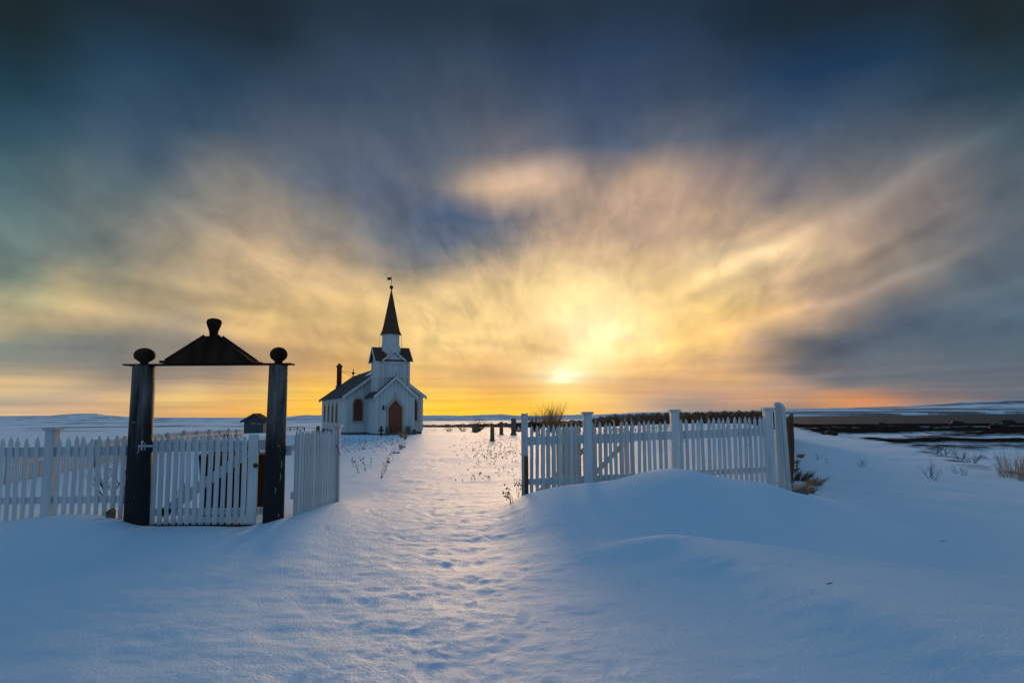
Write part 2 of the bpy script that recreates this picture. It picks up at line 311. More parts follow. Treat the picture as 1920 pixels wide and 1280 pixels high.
def mat_ground():
    m = bpy.data.materials.new('snow_ground'); m.use_nodes = True; t = NT(m.node_tree)
    p = t.n('ShaderNodeBsdfPrincipled'); o = t.n('ShaderNodeOutputMaterial'); t.l(p.outputs[0], o.inputs[0])
    c = t.n('ShaderNodeTexCoord'); P = c.outputs['Object']
    k = t.n('ShaderNodeAttribute'); k.attribute_name = 'kelp'; h = t.n('ShaderNodeAttribute'); h.attribute_name = 'heath'
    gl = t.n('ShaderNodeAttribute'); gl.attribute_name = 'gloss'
    n = t.noise(P, .8, 4, .6); nf = t.noise(P, 260, 2, .6); nm = t.noise(P, 38, 3, .6); nb = t.noise(P, 6, 3, .6)
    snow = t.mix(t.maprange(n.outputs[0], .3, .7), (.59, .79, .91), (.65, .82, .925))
    a = t.mix(h.outputs['Fac'], snow, t.mix(nb.outputs[0], (.10, .055, .03), (.05, .035, .025)))
    a = t.mix(k.outputs['Fac'], a, t.mix(n.outputs[0], (.010, .010, .009), (.030, .026, .022)))
    t.l(a, p.inputs['Base Color'])
    p.inputs['Roughness'].default_value = .62
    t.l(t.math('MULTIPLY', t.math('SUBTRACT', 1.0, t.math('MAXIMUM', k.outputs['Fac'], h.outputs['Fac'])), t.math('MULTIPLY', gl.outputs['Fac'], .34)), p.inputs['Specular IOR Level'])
    b1 = t.n('ShaderNodeBump'); b1.inputs['Distance'].default_value = .003; t.l(nf.outputs[0], b1.inputs['Height'])
    b2 = t.n('ShaderNodeBump'); b2.inputs['Distance'].default_value = .018; b2.inputs['Strength'].default_value = .7
    t.l(nm.outputs[0], b2.inputs['Height']); t.l(b1.outputs[0], b2.inputs['Normal'])
    t.l(b2.outputs[0], p.inputs['Normal'])
    return m

def mat_water():
    m = bpy.data.materials.new('fjord_water'); m.use_nodes = True; t = NT(m.node_tree)
    p = t.n('ShaderNodeBsdfPrincipled'); o = t.n('ShaderNodeOutputMaterial'); t.l(p.outputs[0], o.inputs[0])
    p.inputs['Base Color'].default_value = (.022, .040, .046, 1); p.inputs['Roughness'].default_value = .5; p.inputs['Specular IOR Level'].default_value = .22
    p.inputs['IOR'].default_value = 1.33
    c = t.n('ShaderNodeTexCoord'); mp = t.n('ShaderNodeMapping'); mp.inputs['Scale'].default_value = (.5, 1.2, 1); t.l(c.outputs['Object'], mp.inputs[0])
    n = t.noise(mp.outputs[0], 1.1, 4, .65); b = t.n('ShaderNodeBump'); b.inputs['Distance'].default_value = .5
    t.l(n.outputs[0], b.inputs['Height']); t.l(b.outputs[0], p.inputs['Normal'])
    return m

# ------------------------------------------------------------------ terrain
_NT = {}
def vnoise(x, y, seed=0):
    if seed not in _NT: _NT[seed] = np.random.default_rng(seed).random((256, 256))
    r = _NT[seed]
    xi = np.floor(x).astype(int); yi = np.floor(y).astype(int); fx = x - xi; fy = y - yi
    fx = fx * fx * (3 - 2 * fx); fy = fy * fy * (3 - 2 * fy)
    g = lambda a, b: r[a & 255, b & 255]
    return (g(xi, yi) * (1 - fx) + g(xi + 1, yi) * fx) * (1 - fy) + (g(xi, yi + 1) * (1 - fx) + g(xi + 1, yi + 1) * fx) * fy
def fbm(x, y, octs=4, seed=0, rough=.5):
    s = 0; a = 1; t = 0
    for o in range(octs):
        s = s + a * (vnoise(x * 2 ** o + 17.3 * o, y * 2 ** o + 5.1 * o, seed + o) - .5); t += a; a *= rough
    return s / t
def sm(a, b, x):
    t = np.clip((x - a) / (b - a), 0, 1); return t * t * (3 - 2 * t)

CREST = [(-1500, 985, 9.9), (-400, 985, 9.9), (0, 978, 9.9), (75, 968, 9.9), (150, 962, 9.9), (200, 966, 9.9), (240, 977, 9.9), (272, 987, 9.9),
         (330, 986, 9.9), (400, 986, 9.9), (440, 988, 9.9), (480, 986, 9.9), (512, 972, 9.9), (560, 969, 9.9), (590, 958, 10.3),
         (640, 943, 11.), (700, 952, 11.2), (800, 955, 11.2), (920, 954, 11.2), (955, 948, 11.2), (980, 928, 11.2), (1030, 915, 11.2), (1080, 907, 11.2), (1120, 906, 11.2),
         (1160, 901, 11.2), (1200, 890, 11.2), (1250, 881, 11.2), (1290, 886, 11.2), (1330, 898, 11.2), (1370, 907, 11.2), (1440, 914, 11.3),
         (1500, 936, 11.3), (1560, 944, 11.3), (1700, 950, 11.3), (1900, 955, 11.3), (3000, 970, 11.)]
cq, cz, cy = [], [], []
for px, py, Yc in CREST:
    p = at(px, py, Yc); cq.append(p.x / p.y); cz.append(p.z); cy.append(Yc)
_qf = np.arange(-1.6, 1.8, .002); _kn = np.exp(-.5 * (np.arange(-30, 31) * .002 / .014) ** 2); _kn /= _kn.sum()
cz = np.convolve(np.pad(np.interp(_qf, cq, cz), 30, mode='edge'), _kn, 'valid'); cy = np.convolve(np.pad(np.interp(_qf, cq, cy), 30, mode='edge'), _kn, 'valid'); cq = _qf
def hline(px): return 771 - (px - 960) * math.tan(ROLL)
PROF = [(-600, 780), (0, 779.3), (100, 778.3), (125, 776.5), (145, 775.2), (185, 775), (200, 777.5), (240, 780.5), (300, 782.2), (400, 783), (500, 783),
        (535, 782), (555, 779.5), (578, 777.6), (600, 778.5), (640, 777), (700, 778), (790, 778.5), (850, 778.5), (880, 779), (905, 777), (940, 776.4), (960, 778.5), (985, 780.5),
        (1050, 778), (1080, 777), (1110, 777), (1160, 775), (1195, 772.5), (1240, 772), (1300, 772), (1400, 770), (1480, 766.5), (1560, 764.5), (1690, 762), (1760, 757), (1800, 754), (1860, 751), (1920, 748), (2300, 740)]
pq = [(p - 960) / F for p, _ in PROF]; pe = [(hline(p) - y) / F for p, y in PROF]
def bluff(X, Y): return X - (16.7 + (Y - 21.8) * .34) + 1.6 * fbm(Y * .12, X * 0 + 3, 3, 91)
def xpath(Y): return np.interp(Y, [0, 4, 9, 16, 26, 41, 50], [-.2, -.35, -.85, -1.75, -3.1, -6.0, -8.8])
prints = []
for k in range(340):
    Yp = 2.6 + 36 * random.random() ** 1.7
    w = .55 + .02 * Yp
    prints.append((float(xpath(Yp)) + random.gauss(0, w * 1.0), Yp, random.gauss(.12, .35), random.uniform(.08, .15), random.uniform(.04, .065), random.uniform(.014, .04)))
for trail in (-.35, .05, .45):
    yy = 2.4 + abs(trail); side = 1
    while yy < 26:
        prints.append((float(xpath(yy)) + trail + side * .12 + random.gauss(0, .04), yy, random.gauss(.1, .12), .155, .062, .05)); yy += random.uniform(.62, .78); side = -side
for k in range(55):
    prints.append((random.uniform(-4.6, -1.2), random.uniform(3.6, 8.8), random.uniform(0, 3), random.uniform(.10, .2), random.uniform(.06, .11), random.uniform(.008, .022)))
for k in range(16):
    prints.append((random.uniform(.2, 1.3), random.uniform(3.4, 6.5), random.uniform(0, 3), random.uniform(.09, .16), random.uniform(.05, .08), random.uniform(.010, .025)))
for px, py in ((862, 1022), (896, 1080), (868, 1050), (850, 1092), (975, 998), (960, 972), (935, 1000), (895, 1020), (945, 970)):
    d = at(px, py, 1) - EYE; tt = -1.6 / d.z
    prints.append((d.x * tt, d.y * tt, random.uniform(-.5, .5), .15, .085, .05))

def terrain(X, Y, detail=True):
    X = np.asarray(X, float); Y = np.asarray(Y, float)
    r = np.hypot(X, Y); Yq = np.maximum(Y, .5); q = np.where(Y > .5, X / Yq, np.sign(X) * 3)
    z = np.interp(r, [0, 50, 92, 150, 400, 900, 3000], [0, 0, -1.0, -1.6, -2.6, -3, -3])
    s = bluff(X, Y)
    z = z + .9 * np.exp(-((X - 24) / 14) ** 2 - ((Y - 82) / 30) ** 2) * sm(-3, -9, s)
    z = z - .35 * sm(-10, -.5, s)
    # drifts along the fence line
    zc = np.interp(q, cq, cz); yc = np.interp(q, cq, cy)
    front = 2.0 + sm(-.04, .14, q)
    e = np.where(Y < yc, np.exp(-((yc - Y) / front) ** 2), np.exp(-((Y - yc) / (1.6 - .7 * sm(-.02, .1, q))) ** 2))
    z = z + zc * e * (Y > 0)
    z = z + .10 * sm(.05, .4, q) * np.exp(-((Y - 12.5) / 3.5) ** 2) * (Y > 0)
    # wind scarp in the foreground drift
    xr = np.interp(Y, [2.5, 4.07, 5.3, 6.3, 7.0, 7.5], [3.6, 3.1, 2.6, 2.25, 1.95, 1.6])
    sd_ = X - xr
    z = z + .24 * np.where(sd_ > 0, np.exp(-(sd_ / 3.2) ** 2), np.exp(-(sd_ / .6) ** 2)) * sm(8.0, 7.1, Y + .2 * sd_) * (Y > 0)
    z = z - .25 * sm(6, 15, X) * sm(60, 20, Y)
    # wind-packed lumps on the bank outside the side fence
    z = z + (.12 * fbm(X * .5, Y * .5, 3, 5) + .07 * np.abs(fbm(X * .8 + Y * .5, Y * 1.1 - X * .3, 3, 15))) * sm(10, 13, Y) * sm(4, 6, X) * sm(60, 30, Y)
    # bluff and beach
    zb = np.interp(Y, [-500, 20, 80, 190, 222, 260, 400], [-2.2, -2.3, -2.7, -3.2, -3.5, -4.5, -7])
    b = sm(0, 4.5, s)
    z = z * (1 - b) + zb * b
    # far land
    Yfs = np.interp(q, [.30, .4128, .584, .768, 1.2, 3], [430, 495, 644, 920, 1500, 3000])
    prof = np.interp(q, pq, pe) + (fbm(q * 60, q * 0, 4, 31) * .0009)
    water = sm(0, 30, s) * (Y > 222)
    tl = sm(420, 1050, Y); zl = 1.65 + Y * prof
    dl = np.maximum(Y - 1050, 0)
    land = z * (1 - tl) + np.where(Y > 1050, (1.65 + 1050 * prof) - dl * .03, zl) * tl
    t2 = sm(0, 1, (Y - Yfs) / 1300); far = (-3.3 + 1.2 * sm(0, 40, Y - Yfs)) * (1 - t2) + (1.65 + np.minimum(Y, Yfs + 1300) * prof - np.maximum(Y - Yfs - 1300, 0) * .03) * t2
    far = np.where(Y > Yfs, far, z)
    z = np.where(Y > 222, land * (1 - water) + far * water, z)
    z = z + .35 * fbm(X * .02, Y * .05, 3, 12) * sm(40, 120, r) * (1 - b)
    if not detail: return z
    near = sm(60, 20, r)
    z = z + near * (1 - .85 * e * (Y > 0)) * (.07 * fbm(X * .45, Y * .45, 3, 1) + .016 * fbm(X * 1.6, Y * 3.2, 3, 2) + .007 * fbm(X * 5, Y * 12, 3, 6))
    xp = xpath(Y) - .1; wp = 1.15 + .03 * Y
    pm = np.exp(-(np.abs(X - xp) / wp) ** 3) * (Y > 0)
    z = z + pm * sm(60, 35, Y) * (-.03 + .023 * fbm(X * 2.4, Y * 3.2, 4, 3, .6) + .013 * fbm(X * 8, Y * 11, 3, 4))
    # left foreground: old wind-softened tracks
    z = z + .035 * fbm(X * 2.3, Y * 2.6, 3, 8) * sm(-.6, -1.6, X) * sm(-6, -4.5, X) * sm(9, 7.5, Y)
    return z

dense = np.arange(-42, 42.01, .14); coarse = np.arange(46, 314.1, 4.0)
ang = np.radians(np.concatenate([dense, coarse]))
rad = [0.05, .5, 1.0, 1.6, 2.2, 2.7, 3.0]
while rad[-1] < 9000:
    k = rad[-1]; rad.append(k * (1.0045 if k < 14 else 1.009 if k < 60 else 1.014 if k < 600 else 1.035))
rad = np.array(rad); NA = len(ang); NR = len(rad)
GX = rad[:, None] * np.sin(ang)[None]; GY = rad[:, None] * np.cos(ang)[None]
GZ = terrain(GX, GY)
fx, fy, fz = GX.ravel(), GY.ravel(), GZ.ravel()
sub = np.where((np.hypot(fx, fy) < 42) & (fy > 2))[0]
sx, sy = fx[sub], fy[sub]; sz = np.zeros(len(sub))
order = np.argsort(sy); sys_ = sy[order]
for (cx, cyy, a, la, lb, d) in prints:
    i0, i1 = np.searchsorted(sys_, [cyy - .5, cyy + .5]); idx = order[i0:i1]
    dx_, dy_ = sx[idx] - cx, sy[idx] - cyy; m_ = np.abs(dx_) < .5; idx = idx[m_]; dx_ = dx_[m_]; dy_ = dy_[m_]
    uu = dx_ * math.cos(a) + dy_ * -math.sin(a); vv = dx_ * math.sin(a) + dy_ * math.cos(a)
    rr = np.sqrt((uu / lb) ** 2 + (vv / la) ** 2)
    sz[idx] += .22 * -d * np.exp(-rr ** 2.2 * .8) + d * .05 * np.exp(-((rr - 1.45) / .28) ** 2)
fz[sub] += sz
# masks: kelp-covered rock bands on the beach, heath and brown ground showing through the snow
s_ = bluff(fx, fy); yw = fy + 26 * fbm(fx * .03, fy * .01, 4, 41) + .10 * fx
n_ = fbm(fx * .06, fy * .16, 5, 43, .65)
band = np.exp(-((yw - 212) / 22) ** 2) + 1.0 * np.exp(-((yw - 148) / (20 + 22 * sm(45, 90, fx))) ** 2) + .95 * np.exp(-((yw - 92) / 11) ** 2) * (fbm(fx * .02, fy * .02, 2, 44) > -.12) + .5 * np.exp(-((yw - 72) / 2.6) ** 2) * (fbm(fx * .03, fy * .03, 2, 46) > .02)
kelp = sm(.40, .55, band + 1.7 * n_) * sm(3.5, 5.5, s_) * (fy < 235)
kelp = np.maximum(kelp, sm(-4.6, -3.9, -np.abs(fz + 3.4) - 3.6) * sm(3.5, 6, s_) * (fy > 190) * (fy < 240) * 1.0)
fz = fz + kelp * (.35 * np.maximum(fbm(fx * .35, fy * .35, 3, 47) + .15, 0) + .25)
far_r = sm(0, 120, fy - 500) * (s_ > 0); slope_p = fbm(fx * .004, fy * .012, 4, 51)
heath = sm(.02, .11, slope_p) * far_r * .8
heath = np.maximum(heath, sm(.09, .15, fbm(fx * .05, fy * .07, 5, 53, .65)) * sm(90, 160, fy) * (s_ < 0) * .75)
heath = np.maximum(heath, sm(.08, .16, fbm(fx * .012, fy * .03, 5, 55, .65)) * sm(400, 700, fy) * (s_ < 0) * .55)
# brown tussocks along the snow bank edge and bare earth by the church
heath = np.maximum(heath, sm(.10, .2, fbm(fx * 1.1, fy * .9, 3, 57)) * sm(60, 64, fy) * sm(130, 100, fy) * (fx > -14) * (fx < 12) * .8)
heath = np.maximum(heath, np.exp(-(s_ / .6) ** 2) * sm(-.05, .15, fbm(fx, fy, 3, 58)) * (fy > 18) * (fy < 120) * .9)
me = bpy.data.meshes.new('snow_ground')
verts = np.column_stack([fx, fy, fz]).astype(np.float32)
i = np.arange(NR - 1)[:, None]; j = np.arange(NA)[None]; j2 = (j + 1) % NA
faces = np.stack([i * NA + j, i * NA + j2, (i + 1) * NA + j2, (i + 1) * NA + j], -1).reshape(-1, 4)[:, ::-1]
me.vertices.add(len(verts)); me.vertices.foreach_set('co', verts.ravel())
me.loops.add(faces.size); me.loops.foreach_set('vertex_index', faces.ravel().astype(np.int32))
me.polygons.add(len(faces)); me.polygons.foreach_set('loop_start', np.arange(0, faces.size, 4, dtype=np.int32))
me.polygons.foreach_set('use_smooth', np.ones(len(faces), bool)); me.update(calc_edges=True)
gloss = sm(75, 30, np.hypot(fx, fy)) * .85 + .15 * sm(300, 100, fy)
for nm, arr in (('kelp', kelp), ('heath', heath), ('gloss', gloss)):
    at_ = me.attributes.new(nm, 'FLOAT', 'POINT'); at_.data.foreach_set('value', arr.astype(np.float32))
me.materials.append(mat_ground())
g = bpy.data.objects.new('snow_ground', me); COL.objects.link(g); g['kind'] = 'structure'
def gz(x, y): return float(terrain(np.array([x]), np.array([y]))[0])

# ------------------------------------------------------------------ mesh builder
class MB:
    def __init__(s): s.v = []; s.f = []
    def add(s, vs, fs):
        b = len(s.v); s.v += [tuple(v) for v in vs]; s.f += [tuple(b + i for i in f) for f in fs]; return s
    def box(s, x0, x1, y0, y1, z0, z1, mtx=None):
        vs = [Vector((x, y, z)) for z in (z0, z1) for y in (y0, y1) for x in (x0, x1)]
        if mtx is not None: vs = [mtx @ v for v in vs]
        return s.add(vs, [(0, 2, 3, 1), (4, 5, 7, 6), (0, 1, 5, 4), (2, 6, 7, 3), (0, 4, 6, 2), (1, 3, 7, 5)])
    def prism(s, poly, O, U, V, N, d0, d1):
        """polygon (u,v) extruded along N from d0 to d1"""
        O, U, V, N = map(Vector, (O, U, V, N)); n = len(poly)
        a = [O + U * p[0] + V * p[1] + N * d0 for p in poly]; b = [O + U * p[0] + V * p[1] + N * d1 for p in poly]
        return s.add(a + b, [tuple(range(n))[::-1], tuple(range(n, 2 * n))] + [(i, (i + 1) % n, n + (i + 1) % n, n + i) for i in range(n)])
    def ring(s, outer, inner, O, U, V, N, d0, d1):
        """flat frame between two matching open outlines (both same length), extruded"""
        O, U, V, N = map(Vector, (O, U, V, N)); n = len(outer)
        P = lambda p, d: O + U * p[0] + V * p[1] + N * d
        vs = [P(p, d0) for p in outer] + [P(p, d0) for p in inner] + [P(p, d1) for p in outer] + [P(p, d1) for p in inner]
        fs = []
        for i in range(n - 1):
            fs += [(2 * n + i, 2 * n + i + 1, 3 * n + i + 1, 3 * n + i), (i, i + 1, 2 * n + i + 1, 2 * n + i), (n + i, 3 * n + i, 3 * n + i + 1, n + i + 1)]
        fs += [(0, 2 * n, 3 * n, n), (n - 1, 2 * n - 1, 4 * n - 1, 3 * n - 1)]
        return s.add(vs, fs)
    def lathe(s, prof, seg=24, O=(0, 0, 0), wob=0.0, sx=1, sy=1):
        O = Vector(O); vs = []; n = len(prof)
        ph = random.random() * 6
        for (r, z) in prof:
            for k in range(seg):
                a = 2 * math.pi * (k + .5) / seg; rr = r * (1 + wob * math.sin(3 * a + ph) + wob * .6 * math.sin(5 * a + z * 2))
                vs.append(O + Vector((rr * math.cos(a) * sx, rr * math.sin(a) * sy, z)))
        fs = [(i * seg + k, i * seg + (k + 1) % seg, (i + 1) * seg + (k + 1) % seg, (i + 1) * seg + k) for i in range(n - 1) for k in range(seg)]
        fs += [tuple(range(seg))[::-1], tuple((n - 1) * seg + k for k in range(seg))]
        return s.add(vs, fs)
    def tube(s, pts, rads, seg=5):
        pts = [Vector(p) for p in pts]; n = len(pts); vs = []
        if isinstance(rads, (int, float)): rads = [rads] * n
        for i, p in enumerate(pts):
            d = (pts[min(i + 1, n - 1)] - pts[max(i - 1, 0)]).normalized()
            a = d.orthogonal().normalized(); b = d.cross(a)
            for k in range(seg):
                t = 2 * math.pi * k / seg; vs.append(p + (a * math.cos(t) + b * math.sin(t)) * rads[i])
        fs = [(i * seg + k, i * seg + (k + 1) % seg, (i + 1) * seg + (k + 1) % seg, (i + 1) * seg + k) for i in range(n - 1) for k in range(seg)]
        fs += [tuple(range(seg))[::-1], tuple((n - 1) * seg + k for k in range(seg))]
        return s.add(vs, fs)
    def build(s, name, m, parent=None, smooth=False, bevel=0.0):
        me = bpy.data.meshes.new(name); me.from_pydata([tuple(v) for v in s.v], [], s.f); me.update()
        bm = bmesh.new(); bm.from_mesh(me); bmesh.ops.recalc_face_normals(bm, faces=bm.faces)
        if bevel: bmesh.ops.bevel(bm, geom=list(bm.edges), offset=bevel, segments=1, affect='EDGES')
        bm.to_mesh(me); bm.free()
        me.materials.append(M[m] if isinstance(m, str) else m)
        if smooth: me.polygons.foreach_set('use_smooth', [True] * len(me.polygons))
        o = bpy.data.objects.new(name, me); COL.objects.link(o); o.parent = parent
        return o
def tag(o, label=None, cat=None, group=None, kind=None):
    if label: o['label'] = label
    if cat: o['category'] = cat
    if group: o['group'] = group
    if kind: o['kind'] = kind
    return o
def thing(name, label, cat, loc, rz=0.0, group=None):
    o = bpy.data.objects.new(name, None); COL.objects.link(o); o.location = loc; o.rotation_euler = (0, 0, rz); o.empty_display_size = .2
    return tag(o, label, cat, group)

# ------------------------------------------------------------------ water
wb = MB()
wb.add([(100, 215, -3.5), (2500, 215, -3.5), (4500, 2600, -3.5), (430 * .30 + 10, 470, -3.5)], [(0, 1, 2, 3)])
w_ = wb.build('water', mat_water()); w_['kind'] = 'structure'

# ------------------------------------------------------------------ church
UV = (Vector((.929, .370, 0))); BV = Vector((-.370, .929, 0))
O = at(721, 800, 54); O.z = 0.02
church = thing('church', 'small white wooden church with dark steeple and red-brown arched door', 'church', O, math.atan2(.370, .929))
# local axes: x right along the front, y towards the back, z up
HW, LN, EV, RG = 3.1, 17.6, 3.02, 5.28
X3, Y3, Z3 = (1, 0, 0), (0, 1, 0), (0, 0, 1)
gp = [(-HW, .06), (HW, .06), (HW, EV), (0, RG - .1), (-HW, EV)]
MB().prism(gp, (0, 0, 0), X3, Z3, Y3, 0, LN).build('nave_wall', 'church', church)
MB().box(-HW + .03, HW - .03, .03, LN - .03, -.6, .06).build('foundation', 'grey', church)
def roof_slabs(hw, ev, rg, y0, y1, th=.10, ov=.3, axis='y'):
    mb = MB(); sl_ = (rg - ev) / hw
    for sgn in (-1, 1):
        poly = [(sgn * (hw + ov), ev - ov * sl_), (0, rg), (0, rg + th * 1.25), (sgn * (hw + ov), ev - ov * sl_ + th * 1.2)]
        if axis == 'y': mb.prism(poly, (0, 0, 0), X3, Z3, Y3, y0, y1)
    return mb
rf = roof_slabs(HW, EV, RG, -.22, LN + .25).build('roof', 'slate', church)
def verge(mb, hw, ev, rg, y, ov=.3, w=.26, t=.05, cx=0):
    sl_ = (rg - ev) / hw
    for sgn in (-1, 1):
        poly = [(cx + sgn * (hw + ov), ev - ov * sl_ + .09 - w), (cx, rg + .1 - w), (cx, rg + .1), (cx + sgn * (hw + ov), ev - ov * sl_ + .10)]
        mb.prism(poly, (0, 0, 0), X3, Z3, Y3, y - t, y)
mb = MB(); verge(mb, HW, EV, RG, -.222); mb.build('verge_board', 'churchtrim', church)
mb = MB(); verge(mb, HW, EV, RG, LN + .30); mb.build('verge_board', 'churchtrim', church)
for sx_ in (-1, 1):
    MB().box(sx_ * HW - (.17 if sx_ > 0 else .04), sx_ * HW + (.04 if sx_ > 0 else .17), -.045, -.004, .2, EV - .02).build('corner_board', 'churchtrim', church)
MB().box(-HW - .045, -HW - .004, -.04, .14, .2, EV - .03).build('corner_board', 'churchtrim', church)
# snow lying on the roof beside the tower
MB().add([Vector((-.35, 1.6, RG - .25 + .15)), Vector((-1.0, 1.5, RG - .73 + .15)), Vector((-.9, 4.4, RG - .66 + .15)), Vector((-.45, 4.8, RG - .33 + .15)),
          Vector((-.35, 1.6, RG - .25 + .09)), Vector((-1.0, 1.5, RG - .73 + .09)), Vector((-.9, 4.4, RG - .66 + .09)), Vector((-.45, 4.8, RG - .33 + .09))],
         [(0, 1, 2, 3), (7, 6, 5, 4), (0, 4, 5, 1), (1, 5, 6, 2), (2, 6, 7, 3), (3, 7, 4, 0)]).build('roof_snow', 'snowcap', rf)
# chimney on the left slope with its stay wires
cx, cy_ = -1.8, 14.6; zr = RG - 1.8 * (RG - EV) / HW
mb = MB(); mb.box(cx - .22, cx + .22, cy_ - .22, cy_ + .22, zr - .4, 6.35); mb.box(cx - .29, cx + .29, cy_ - .29, cy_ + .29, 6.18, 6.30)
mb.box(cx - .12, cx + .12, cy_ - .12, cy_ + .12, 6.35, 6.52)
ch = mb.build('chimney', 'brick', rf)
MB().tube([(cx + .2, cy_, 5.75), (-.02, 12.6, RG + .1)], .018).tube([(cx + .2, cy_, 5.7), (-.6, 11.6, RG - .35)], .018).build('stay_wire', 'iron', rf)
MB().box(cx - .3, cx + .3, cy_ - .3, cy_ + .3, zr - .45, zr + .32).build('chimney_flashing', 'grey', rf)
MB().lathe([(.05, 0), (.05, .22), (.13, .28), (.16, .38), (.10, .48), (.04, .52), (.04, .8)], 10, (0, LN - .1, RG + .08)).build('finial', 'iron', rf)
MB().tube([(-.05, 4.3, RG + .05), (-.05, 4.4, RG + .3), (-.05, 4.9, RG + .3), (-.05, 5.1, RG + .05)], .02).build('ladder_hook', 'iron', rf)

def arch(w, z0, zs, zt, n=6):
    """pointed-arch outline from bottom left over the point to bottom right"""
    L = [(-w, z0), (-w, zs)]
    for k in range(1, n + 1):
        t = k / n; L.append((-w * math.cos(t * math.pi / 2) ** .85 if k < n else 0, zs + (zt - zs) * math.sin(t * math.pi / 2) ** 1.0))
    return L + [(-x, z) for x, z in L[::-1][1:]]
def arch_window(parent, O_, U_, N_, w, z0, zs, zt, pm, sill=True, name='window', fr=.10, bars=True):
    outer = arch(w + fr, z0 - .02, zs, zt + fr * 1.5); inner = arch(w, z0 - .02, zs, zt)
    f = MB().ring(outer, inner, O_, U_, Z3, N_, .003, .06)
    if sill: f.prism([(-w - fr - .06, z0 - .12), (w + fr + .06, z0 - .12), (w + fr + .06, z0 - .02), (-w - fr - .06, z0 - .02)], O_, U_, Z3, N_, .003, .11)
    fo = f.build(name, 'trim', parent)
    MB().prism(inner, O_, U_, Z3, N_, .004, .02).build('pane', pm, fo)
    if bars:
        b = MB(); b.prism([(-.02, z0), (.02, z0), (.02, zt - .1), (-.02, zt - .1)], O_, U_, Z3, N_, .021, .04)
        for k in (1, 2, 3):
            zz_ = z0 + (zs - z0) * k / 3.2; b.prism([(-w, zz_ - .012), (w, zz_ - .012), (w, zz_ + .012), (-w, zz_ + .012)], O_, U_, Z3, N_, .021, .035)
        b.build('glazing_bar', 'shutter', fo)
    return fo
NF = (0, -1, 0)
arch_window(church, (-2.13, 0, 0), X3, NF, .36, .98, 2.25, 2.68, 'shutter')
arch_window(church, (2.28, 0, 0), X3, NF, .36, .98, 2.25, 2.68, 'shutter')
for v_ in (5.4, 8.3, 11.4, 14.8):
    arch_window(church, (-HW, v_, 0), (0, -1, 0), (-1, 0, 0), .50, .85, 1.95, 2.35, 'glass', fr=.12)

# porch
PH, PF = 1.43, -4.06; PE, PR = 2.92, 4.22
MB().prism([(-PH, .05), (PH, .05), (PH, PE), (0, PR - .1), (-PH, PE)], (0, 0, 0), X3, Z3, Y3, PF, -.003).build('porch_wall', 'church', church)
MB().box(-PH + .03, PH - .03, PF + .03, -.1, -.6, .05).build('porch_foundation', 'grey', church)
roof_slabs(PH, PE, PR, PF - .18, -.05, .08, .22).build('porch_roof', 'slate', church)
mb = MB(); verge(mb, PH, PE, PR, PF - .182, .22, .22); mb.build('verge_board', 'churchtrim', church)
MB().lathe([(.02, 0), (.02, .1), (.06, .15), (.02, .22)], 8, (0, PF - .2, PR + .05)).build('porch_finial', 'iron', church)
for sx_ in (-1, 1):
    MB().box(sx_ * PH - (.13 if sx_ > 0 else .03), sx_ * PH + (.03 if sx_ > 0 else .13), PF - .04, PF - .004, .15, PE - .02).build('corner_board', 'churchtrim', church)
dO = (0, PF, 0)
w_d = .50
outer = [(-w_d - .12, .08), (-w_d - .12, 1.98), (-w_d - .18, 1.98), (0, 2.86), (w_d + .18, 1.98), (w_d + .12, 1.98), (w_d + .12, .08)]
inner = [(-w_d, .08), (-w_d, 1.95), (-w_d, 1.96), (0, 2.55), (w_d, 1.96), (w_d, 1.95), (w_d, .08)]
door = MB().prism([(-w_d, .1), (w_d, .1), (w_d, 1.96), (0, 2.55), (-w_d, 1.96)], dO, X3, Z3, NF, .004, .03).build('door', 'door', church)
MB().ring(outer, inner, dO, X3, Z3, NF, .003, .09).prism([(-.035, 2.8), (.035, 2.8), (.02, 3.1), (-.02, 3.1)], dO, X3, Z3, NF, .003, .07).build('door_frame', 'trim', door)
mb = MB(); mb.prism([(-.012, .1), (.012, .1), (.012, 2.5), (-.012, 2.5)], dO, X3, Z3, NF, .031, .045)
for k in (-.25, .25): mb.prism([(k - .18, .4), (k + .18, .4), (k + .18, .9), (k - .18, .9)], dO, X3, Z3, NF, .031, .045)
mb.build('door_panel', 'door', door)
MB().lathe([(.03, 0), (.035, .03), (.02, .05)], 8, (-.1, PF - .06, 1.1)).build('handle', 'hinge', door)
MB().box(-.8, .8, PF - .7, PF - .004, -.1, .08).build('door_step', 'grey', church)
mb = MB(); mb.box(-.95, -.83, PF - .16, PF - .004, 1.82, 2.06); mb.box(-.93, -.85, PF - .12, PF - .004, 2.06, 2.14); mb.build('wall_lantern', 'iron', church)

# tower: square body through the porch roof, cross-gabled, with octagonal belfry and spire
tw = 1.2; ty = -2.04
TE, TR = 5.62, 6.58
MB().box(-tw, tw, ty - tw, ty + tw, 2.9, TE).build('tower_wall', 'church', church)
mb = MB(); mb.box(-tw - .06, tw + .06, ty - tw - .06, ty + tw + .06, 4.26, 4.36); mb.build('tower_band', 'churchtrim', church)
for sx_ in (-1, 1):
    for sy_ in (-1, 1):
        MB().box(sx_ * tw - .07, sx_ * tw + .07, ty + sy_ * tw - .07, ty + sy_ * tw + .07, 2.95, TE - .03).build('tower_corner_board', 'churchtrim', church)
    MB().box(sx_ * .80 - .06, sx_ * .80 + .06, ty - tw - .05, ty - tw - .004, 3.2, TE - .1).build('tower_batten', 'churchtrim', church)
